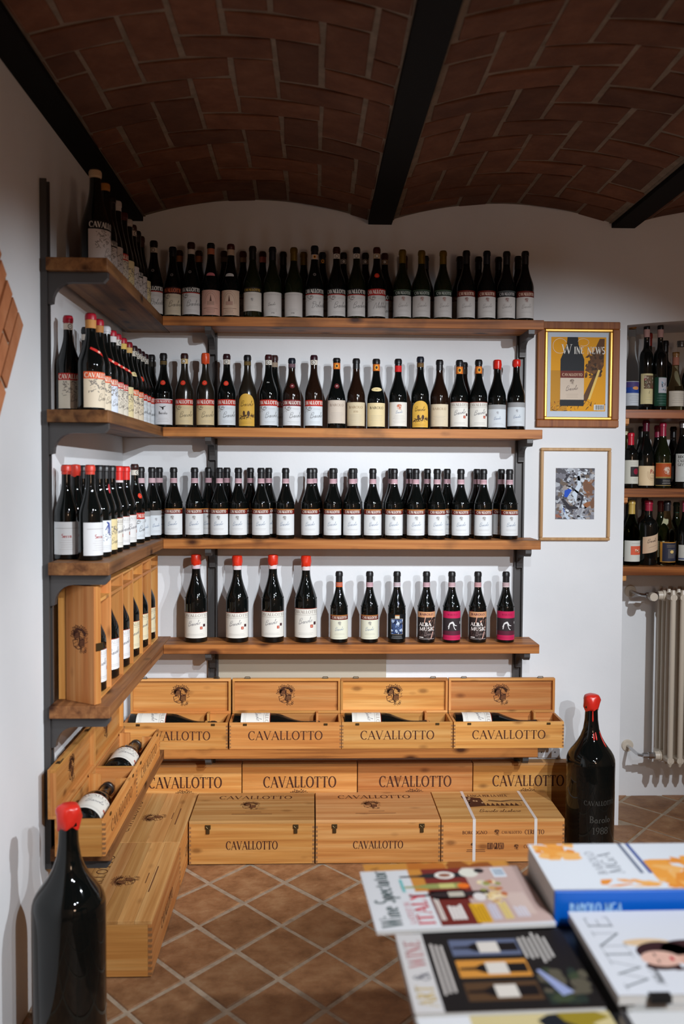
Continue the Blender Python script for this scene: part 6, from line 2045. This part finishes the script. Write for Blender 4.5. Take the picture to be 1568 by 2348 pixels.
# ------------------------------------------------------------------ recess: shelves, bottles, radiator
NX0, NX1 = BACKX + 0.0012, 3.4985
NZ = [1.846, 1.500, 1.154]
for z, nm in zip(NZ, ('upper', 'middle', 'lower')):
    t = thing('recess_shelf', '%s reddish wooden shelf fitted in the wall recess' % nm, 'shelf', (0, 0, 0), (0, 0, 0), 'shelves in the wall recess')
    mb = MB(); mb.box(NX0, 0.004, z - 0.038, NX1, NY - 0.001, z, 0, 0.0015); mb.build('board', NICHEW, t)
    mb = MB()
    mb.prism([(0.012, z - 0.0385), (0.20, z - 0.0385), (0.20, z - 0.058), (0.03, z - 0.070), (0.012, z - 0.062)], NX0, NX0 + 0.019, axis=0)
    mb.build('batten', PINE[1], t)
NB = [
    # shelf, x, y, h, r, profile, glass, design, lz, cap, caplen, band, label
    (0, 2.2435, 0.10, 0.388, 0.032, TALL, GCLEAR, 'n1', (0.022, 0.130), (170, 120, 66), 0.022, None, 'clear glass bottle with blue and white label'),
    (0, 2.309, 0.10, 0.384, 0.030, BDX, GLASS, 'n2', (0.030, 0.165), BLK, 0.02, (190, 150, 144), 'slim dark bottle with cream picture label'),
    (0, 2.371, 0.10, 0.384, 0.030, BDX, GLASS, 'n3', (0.022, 0.150), BLK, 0.02, (186, 146, 140), 'slim dark bottle with green label'),
    (0, 2.439, 0.09, 0.262, 0.0365, FLASK, GAMBER, 'n4', (0.020, 0.088), (150, 110, 70), 0.022, (170, 110, 90), 'straw coloured flask with pinkish label'),
    (0, 2.512, 0.10, 0.30, 0.037, ALB, GBROWN, 'n5', (0.02, 0.10), RED, 0.05, None, 'reddish bottle with pale label'),
    (0, 2.372, 0.24, 0.37, 0.035, BDX, GLASS, 'n4', (0.03, 0.12), (150, 40, 30), 0.06, None, 'dark bottle with red capsule'),
    (0, 2.448, 0.24, 0.335, 0.037, BDX, GLASS, 'n4', (0.03, 0.12), BLK, 0.05, None, 'dark bottle with black top'),
    (0, 2.523, 0.24, 0.335, 0.033, TALL, GCLEAR, 'n5', (0.03, 0.12), (150, 150, 150), 0.026, None, 'clear bottle with metal cap'),
    (0, 2.600, 0.22, 0.29, 0.036, ALB, GLASS, 'n5', (0.03, 0.12), (24, 30, 60), 0.05, None, 'dark bottle with navy capsule'),
    (1, 2.2405, 0.085, 0.248, 0.034, BDX, GLASS, 'm1', (0.020, 0.125), (190, 26, 46), 0.055, None, 'small bottle with bright red capsule'),
    (1, 2.314, 0.10, 0.305, 0.0378, ALB, GLASS, 'm2', (0.012, 0.100), (84, 14, 36), 0.05, None, 'bottle with cream label and dark red capsule'),
    (1, 2.391, 0.10, 0.296, 0.0378, ALB, GGREEN, 'm3', (0.010, 0.115), (150, 32, 58), 0.062, None, 'bottle with orange and black label'),
    (1, 2.482, 0.10, 0.302, 0.0395, ALB, GLASS, 'm4', (0.030, 0.155), (176, 178, 180), 0.03, None, 'bottle with silver cap and plain white label'),
    (1, 2.270, 0.24, 0.275, 0.036, ALB, GOLIVE, 'n5', (0.03, 0.10), (196, 190, 150), 0.03, None, 'olive bottle with cream capsule'),
    (1, 2.345, 0.24, 0.285, 0.036, ALB, GLASS, 'n5', (0.03, 0.10), BLK, 0.05, None, 'black capped bottle beside the olive one'),
    (1, 2.420, 0.24, 0.290, 0.036, ALB, GLASS, 'n5', (0.03, 0.10), (140, 30, 60), 0.055, None, 'dark bottle with magenta capsule'),
    (1, 2.495, 0.24, 0.285, 0.036, ALB, GLASS, 'n5', (0.03, 0.10), BLK, 0.05, None, 'black capped bottle behind the silver capped one'),
    (1, 2.570, 0.24, 0.290, 0.036, ALB, GGREEN, 'n5', (0.03, 0.10), (34, 60, 40), 0.05, None, 'dark bottle with green capsule'),
    (2, 2.252, 0.09, 0.292, 0.0385, ALB, GOLIVE, 'b1', (0.018, 0.112), (196, 164, 84), 0.062, None, 'olive bottle with gold capsule'),
    (2, 2.333, 0.10, 0.292, 0.041, BDX, GLASS, 'b2', (0.060, 0.135), (160, 32, 58), 0.048, None, 'dark bottle with slanting parchment label'),
    (2, 2.418, 0.10, 0.290, 0.0385, ALB, GAMBER, 'b3', (0.014, 0.105), (34, 34, 38), 0.046, None, 'yellow wine bottle with navy and gold label'),
    (2, 2.502, 0.10, 0.290, 0.0385, ALB, GLASS, 'b4', (0.022, 0.092), (178, 84, 104), 0.05, None, 'dark bottle with pink capsule'),
    (2, 2.292, 0.24, 0.290, 0.036, ALB, GLASS, 'n5', (0.03, 0.10), BLK, 0.055, None, 'black capped bottle behind the gold capped one'),
    (2, 2.367, 0.24, 0.298, 0.036, BDX, GBROWN, 'n5', (0.03, 0.10), (60, 30, 24), 0.055, None, 'brown bottle with dull capsule'),
    (2, 2.442, 0.24, 0.285, 0.036, ALB, GGREEN, 'n5', (0.03, 0.10), (120, 40, 50), 0.05, None, 'bottle with faded red capsule'),
    (2, 2.517, 0.24, 0.280, 0.036, ALB, GGREEN, 'n5', (0.03, 0.10), (20, 60, 44), 0.05, None, 'green bottle with green capsule'),
    (2, 2.592, 0.24, 0.290, 0.036, ALB, GLASS, 'n5', (0.03, 0.10), BLK, 0.05, None, 'black capped bottle beside the green one'),
]
for i, (s_, x, y, h, r, pf, gl, ds, lz, cp, cl, bd, lb) in enumerate(NB):
    row = ('rear row of the ' if y > 0.18 else '') + ('upper', 'middle', 'lower')[s_] + ' recess shelf'
    bottle('%s, %s' % (lb, row), 'bottles on the %s recess shelf' % ('upper', 'middle', 'lower')[s_], x, y, NZ[s_], prof=pf, h=h, r=r, glass=gl, cap=cp, caplen=cl, band=bd, bandh=0.035 if s_ == 0 else 0.02,
           design=ds, lz=lz, half=1.15, turn=rad(12), capm=0.9 if cp in ((176, 178, 180), (150, 150, 150)) else 0.0, capr=0.3)

t = thing('radiator', 'cream column radiator under the shelves in the wall recess', 'radiator', (0, 0, 0))
sec = None
for k in range(20):
    if sec is None:
        mb = MB()
        for yy in (0.135, 0.185, 0.235, 0.285):
            mb.tube([(0, yy, 0.235), (0, yy, 1.015)], 0.0125, 10)
            mb.tube([(0, yy, 0.215), (0, yy, 0.236)], [0.006, 0.0128], 10)
            mb.tube([(0, yy, 1.014), (0, yy, 1.034)], [0.0128, 0.007], 10)
        for zz in (0.245, 1.0):
            mb.tube([(0, 0.125, zz), (0, 0.295, zz)], 0.0165, 10)
            mb.tube([(-0.0225, 0.21, zz), (0.0225, 0.21, zz)], 0.026, 14)
        me = mb.mesh('radiator_section', [PALEMET], 45)
    o = link('radiator_section', me, t)
    o.location = (2.468 + 0.0455 * k, 0, 0)
    sec = o
for zz, hd in ((1.0, True), (0.245, False)):
    mb = MB()
    mb.tube([(2.352, NY - 0.0006, zz), (2.352, NY - 0.008, zz)], [0.030, 0.026], 20)
    mb.build('wall_rosette', PALEMET, t, smooth=40)
    mb = MB()
    mb.tube([(2.352, NY - 0.007, zz), (2.352, 0.245, zz), (2.356, 0.222, zz), (2.372, 0.212, zz)], 0.0075, 10)
    mb.tube([(2.368, 0.21, zz), (2.395, 0.21, zz)], 0.013, 8)
    mb.tube([(2.395, 0.21, zz), (2.426, 0.21, zz)], [0.017, 0.014], 8)
    mb.build('valve', CHROME, t, smooth=40)
    mb = MB()
    mb.tube([(2.424, 0.21, zz), (2.446, 0.21, zz)], [0.020, 0.022], 14)
    if hd:
        mb.tube([(2.385, 0.20, zz), (2.385, 0.172, zz), (2.385, 0.150, zz)], [0.014, 0.021, 0.019], 12)
    mb.build('valve_collar', PALEMET, t, smooth=40)

# ------------------------------------------------------------------ table with magazines in front
t = thing('display_table', 'low black display table covered with magazines and a book', 'table', (0, 0, 0))
mb = MB(); mb.box(1.0, -3.3, 0.715, 2.15, -2.14, 0.745, 0, 0.003); mb.build('tabletop', BLACKT, t)
for x, y in ((1.06, -2.22), (2.10, -2.22), (1.06, -3.24), (2.10, -3.24)):
    mb = MB(); mb.box(x - 0.025, y - 0.025, 0.0006, x + 0.025, y + 0.025, 0.7155, 0, 0.002); mb.build('leg', BLACKT, t)


def magazine(label, x, y, z, w_, h_, th, rz, draw, group='magazines on the display table', name='magazine', cat='magazine', spine=None, coverm=None):
    """lying flat; local x across the cover, local y towards its head"""
    t = thing(name, label, cat, (x, y, z + 0.0004), (0, 0, rz), group)
    mb = MB()
    n = 6
    for k in range(n):
        o = 0.0006 * ((k * 7) % 3)
        mb.box(0.0015, -h_ + 0.001 + o, 0.0006 + (th - 0.0012) * k / n, w_ - 0.001 - o, -0.001 - o, 0.0006 + (th - 0.0012) * (k + 1) / n)
    mb.build('pages', PAPER, t)
    p = Print(lambda u, v, l: (u, v, th + l), 1e9, 0.00006)
    draw(p, w_, -h_)
    p.build('cover', t, coverm or INKG)
    if spine:
        spine(t, w_, h_, th)
    return t


WHT = rgb(222, 222, 224)


def m_italy(p, w_, h):
    p.rect(0, h, w_, 0, WHT, 0)
    k = w_ / 0.238

    def Rr(u0, u1, v0, v1, c_, l):
        p.rect(u0 * w_, -v1 * k, u1 * w_, -v0 * k, rgb(*c_), l)

    def E(u, v, a, b_, c_, l):
        p.ell(u * w_, -v * k, a, b_, rgb(*c_), l, 14)
    Rr(0.04, 1.0, 0.118, 0.322, (196, 168, 160), 1)
    Rr(0.04, 0.60, 0.118, 0.19, (112, 38, 32), 2)
    Rr(0.45, 1.0, 0.122, 0.205, (124, 42, 36), 2)
    Rr(0.60, 1.0, 0.095, 0.13, (206, 138, 58), 1.5)
    Rr(0.16, 0.52, 0.262, 0.30, (206, 182, 172), 2)
    # three bottles on their sides, necks to the masthead
    for u, v0, v1, c_, lc in ((0.87, 0.075, 0.205, (34, 40, 44), (232, 228, 216)), (0.68, 0.070, 0.19, (150, 156, 90), (200, 196, 120)), (0.53, 0.080, 0.235, (48, 36, 38), (196, 186, 170))):
        vv = [v0, v0 + 0.035, v0 + 0.055, v1]
        p.stroke([(u * w_, -q * k) for q in vv], [0.006, 0.008, 0.021, 0.022], rgb(*c_), 4)
        Rr(u - 0.042, u + 0.042, v0 + 0.075, v0 + 0.105, lc, 5)
    E(0.87, 0.165, 0.016, 0.020, (236, 230, 220), 6)
    E(0.87, 0.165, 0.008, 0.012, (150, 92, 70), 7)
    E(0.90, 0.215, 0.020, 0.019, (226, 222, 208), 5)
    E(0.93, 0.238, 0.010, 0.010, (30, 28, 30), 6)
    Rr(0.80, 0.97, 0.262, 0.288, (224, 230, 236), 5)
    for q in range(6):
        Rr(0.83, 0.95, 0.266 + 0.0035 * q, 0.268 + 0.0035 * q, (120, 140, 160), 6)
    E(0.67, 0.192, 0.011, 0.012, (236, 116, 34), 6)
    rn = random.Random(5)
    for q in range(34):
        E(rn.uniform(0.36, 0.74), rn.uniform(0.225, 0.262), rn.uniform(0.004, 0.009), rn.uniform(0.004, 0.008),
          rn.choice([(226, 196, 140), (206, 160, 100), (236, 214, 170), (190, 110, 70), (214, 206, 180), (150, 150, 80)]), 6 + 0.05 * q)
    E(0.47, 0.212, 0.016, 0.012, (226, 218, 214), 6)
    E(0.46, 0.232, 0.010, 0.008, (44, 36, 36), 6)
    rn = random.Random(3)

    def block(u0, u1, v0, v1, n, c_, wd):
        for q in range(n):
            vq = v0 + (v1 - v0) * (q + 0.5) / n
            x1 = u1 - rn.random() * 0.05
            p.stroke([(u0 * w_, -vq * k), (x1 * w_, -vq * k)], wd, rgb(*c_), 8)
    block(0.12, 0.48, 0.122, 0.132, 2, (236, 226, 216), 0.0032)
    block(0.12, 0.36, 0.142, 0.170, 4, (240, 234, 228), 0.0052)
    Rr(0.06, 0.36, 0.184, 0.212, (222, 168, 34), 7)
    block(0.08, 0.34, 0.186, 0.210, 4, (150, 100, 20), 0.0018)
    block(0.10, 0.38, 0.216, 0.232, 3, (206, 202, 216), 0.0040)
    block(0.10, 0.38, 0.238, 0.254, 3, (226, 200, 120), 0.0042)
    block(0.12, 0.32, 0.262, 0.286, 4, (214, 210, 220), 0.0040)
    p.text('Wine Spectator', w_ * 0.52, -0.050 * k, 0.037, rgb(74, 92, 92), 8, fit=w_ * 0.93, bold=1.2)
    p.text('LATEST IN', w_ * 0.26, -0.076 * k, 0.011, rgb(200, 60, 84), 8, fit=w_ * 0.34)
    p.lines(w_ * 0.56, w_ * 0.86, -0.074 * k, 1, 0.01, rgb(120, 190, 190), 0.006, 8, rn)
    p.text('ITALY', w_ * 0.32, -0.108 * k, 0.028, rgb(212, 34, 58), 8, fit=w_ * 0.5, bold=1.5)


def m_orange(p, w_, h):
    p.rect(0, h, w_, 0, rgb(206, 140, 60), 0)
    p.text('GUIDA', w_ * 0.8, -0.03, 0.016, rgb(90, 40, 20), 2)
    p.blobs(0, h, w_, h * 0.3, [rgb(190, 110, 40), rgb(220, 160, 80), rgb(150, 80, 30)], 26, 9, 1, (0.1, 0.25))


def m_art(p, w_, h):
    H = -h
    p.rect(0, h, w_, 0, rgb(206, 202, 200), 0)
    p.rect(0, h, w_, -H * 0.155, rgb(30, 27, 27), 1)
    p.text('ART', w_ * 0.19, -H * 0.13, H * 0.095, rgb(196, 170, 110), 3, fit=w_ * 0.24, bold=1.2)
    p.text('&', w_ * 0.42, -H * 0.13, H * 0.09, rgb(90, 90, 100), 3, bold=1.2)
    p.text('WINE', w_ * 0.72, -H * 0.13, H * 0.095, rgb(180, 110, 110), 3, fit=w_ * 0.36, bold=1.2)
    rn = random.Random(5)
    for k in range(3):
        p.lines(w_ * 0.10, w_ * 0.94, -H * (0.19 + 0.028 * k), 1, 0.01, rgb(200, 192, 186), 0.0042, 3, rn)
    for k, vv in enumerate((0.22, 0.5, 0.78)):
        p.rect(w_ * (vv - 0.11), -H * 0.70, w_ * (vv + 0.11), -H * 0.30, (rgb(84, 60, 40), rgb(206, 140, 60), rgb(96, 104, 130))[k], 2)
        p.stroke([(w_ * vv, -H * 0.31), (w_ * vv, -H * 0.40), (w_ * vv, -H * 0.44), (w_ * vv, -H * 0.69)], [0.007, 0.009, 0.026, 0.027], rgb(24, 20, 22), 4)
        p.rect(w_ * vv - 0.017, -H * 0.58, w_ * vv + 0.017, -H * 0.46, rgb(216, 208, 198), 5)
    for k in range(6):
        p.lines(w_ * 0.55, w_ * 0.97, -H * (0.72 + 0.03 * k), 1, 0.01, rgb(206, 200, 194), 0.004, 3, rn)
    p.blobs(w_ * 0.05, h, w_ * 0.48, -H * 0.72, [rgb(60, 70, 50), rgb(40, 50, 44), rgb(90, 84, 70)], 20, 6, 3, (0.1, 0.25))
    p.stroke([(w_ * 0.46, -H * 0.74), (w_ * 0.16, -H * 0.84)], [0.006, 0.022], rgb(150, 160, 200), 6)


def m_grape(p, w_, h):
    H = -h
    p.rect(0, h, w_, 0, WHT, 0)
    p.rect(0, h, w_, -H * 0.27, rgb(206, 190, 140), 1)
    p.blobs(0, h, w_, -H * 0.3, [rgb(196, 170, 60), rgb(30, 34, 40), rgb(150, 130, 40), rgb(90, 100, 40), rgb(222, 206, 160)], 30, 7, 2, (0.1, 0.25))
    p.rect(w_ * 0.86, -H * 0.22, w_ * 0.885, -H * 0.06, rgb(176, 50, 62), 4)


def m_woman(p, w_, h):
    H = -h
    p.rect(0, h, w_, 0, rgb(218, 220, 226), 0)

    def E(u, v, a, b_, c_, l):
        p.ell(u, -v, a, b_, rgb(*c_), l, 16)
    E(0.118, 0.118, 0.034, 0.046, (58, 34, 36), 2)
    E(0.125, 0.165, 0.032, 0.05, (62, 38, 38), 2)
    E(0.078, 0.10, 0.012, 0.028, (60, 36, 36), 2)
    E(0.10, 0.105, 0.023, 0.032, (226, 182, 164), 3)
    E(0.096, 0.15, 0.014, 0.03, (214, 168, 148), 2.6)
    E(0.10, 0.20, 0.05, 0.04, (208, 160, 140), 2.5)
    E(0.150, 0.10, 0.012, 0.04, (222, 190, 150), 1.5)
    E(0.092, 0.098, 0.005, 0.0018, (70, 46, 44), 4)
    E(0.111, 0.098, 0.005, 0.0018, (70, 46, 44), 4)
    E(0.099, 0.122, 0.007, 0.0035, (196, 56, 66), 4)
    p.stroke([(0.102, -0.098), (0.099, -0.108), (0.103, -0.110)], 0.0012, rgb(196, 146, 130), 4)
    p.stroke([(0.078, -0.09), (0.068, -0.12), (0.074, -0.16)], [0.004, 0.008, 0.003], rgb(62, 38, 38), 3)
    p.text('WINE', w_ * 0.5, -0.062, 0.042, rgb(104, 110, 114), 5, fit=w_ * 0.86, bold=0.55)
    p.script('Nebbiolo', w_ * 0.10, -0.085, 0.014, rgb(110, 112, 116), 0.0016, 5, 0.0, 0.3)


def m_white(p, w_, h):
    p.rect(0, h, w_, 0, rgb(212, 212, 212), 0)
    p.rect(0, -0.012, w_, 0, rgb(60, 58, 58), 1)
    p.lines(0.02, w_ - 0.03, -0.05, 5, 0.02, rgb(150, 150, 150), 0.002, 2, random.Random(5))


def m_book(p, w_, h):
    H = -h
    p.rect(0, h, w_, 0, rgb(222, 226, 232), 0)
    oc = [rgb(236, 160, 70), rgb(240, 180, 104), rgb(230, 146, 60)]
    rn = random.Random(6)
    for (u0, v0, u1, v1, n) in ((0.62, -0.28, 1.0, -0.02, 18), (0.0, -0.9, 0.62, -0.62, 26), (0.05, -0.62, 0.2, -0.28, 8), (0.35, -0.98, 0.7, -0.8, 8)):
        p.blobs(w_ * u0, H * v0, w_ * u1, H * v1, oc, n, n, 1, (0.12, 0.35))
    p.text('BAROLO', w_ * 0.55, -H * 0.36, H * 0.05, rgb(130, 134, 142), 4, fit=w_ * 0.5)
    p.text('MGA', w_ * 0.55, -H * 0.46, H * 0.085, rgb(110, 116, 126), 4, fit=w_ * 0.46, bold=0.9)
    for v_ in (0.56, 0.61):
        p.rect(w_ * 0.32, -H * v_ - 0.004, w_, -H * v_ + 0.003, rgb(60, 84, 150) if v_ > 0.6 else rgb(110, 120, 140), 3)


def book_spine(t, w_, h_, th):
    # hard boards and a blue spine along the edge nearest the viewer
    mb = MB(); mb.box(-0.004, -h_, -0.0002, w_, 0, 0.0016); mb.build('rear_board', WHITEP, t)
    sp = MB(); sp.box(-0.007, -h_, -0.0002, -0.0006, 0, th - 0.0002, 0, 0.0015)
    so = sp.build('spine', mat('blue_spine', rgb(0, 84, 176), 0.35), t)
    p = Print(lambda u, v, l: (-0.0071 - l, -u, v), 1e9, 0.0001)
    p.text('BAROLO MGA', 0.075, th * 0.34, th * 0.32, rgb(140, 180, 220), 1, fit=0.095, bold=1.3)
    p.build('spine_lettering', so)


TZ = 0.745
h90 = pi / 2
# rotated a quarter turn: heads towards the shelves' side, local x runs away from the viewer
magazine('orange covered magazine peeping out under the wine magazine about Italy', 0.934, -2.350, TZ, 0.246, 0.30, 0.008, h90 - rad(-3), m_orange)
magazine('glossy wine magazine with white masthead strip and red headline about Italy', 0.929, -2.394, TZ + 0.009, 0.238, 0.322, 0.007, h90 + rad(4), m_italy)
magazine('black covered art and wine magazine showing three bottles', 0.968, -2.640, TZ + 0.0, 0.229, 0.288, 0.020, h90 + rad(2), m_art)
magazine('magazine with red lettering and yellow picture at the front edge of the table', 0.978, -2.895, TZ, 0.247, 0.285, 0.019, h90 + rad(2), m_grape)
for k in range(2):
    magazine('white edged magazine lying %s under the portrait magazine' % ('directly', 'lowest')[k], 1.282 + 0.004 * (1 - k), -2.628, TZ + 0.010 * (1 - k), 0.262, 0.30, 0.0094, h90, m_white)
magazine('white magazine with a dark haired woman portrait on the cover', 1.2725, -2.629, TZ + 0.0205, 0.258, 0.31, 0.016, h90 + rad(0.5), m_woman)
magazine('thick white book with orange splashes and blue spine', 1.252, -2.344, TZ + 0.0, 0.20, 0.33, 0.064, h90, m_book, None, 'book', 'book', book_spine)
magazine('pale leaflet on the dark table edge before the portrait magazine', 1.262, -2.90, TZ, 0.24, 0.10, 0.030, h90, m_white)
t = thing('binder_clip', 'black binder clip on the near edge of the portrait magazine', 'clip', (1.335, -2.632, TZ + 0.0205))
mb = MB()
mb.prism([(-0.004, 0.007), (-0.004, 0.0182), (0.008, 0.0185), (0.008, 0.0172), (-0.0005, 0.0166), (-0.0005, 0.007)], -0.016, 0.016, axis=0)
mb.build('clip_body', BLACKT, t)
#END
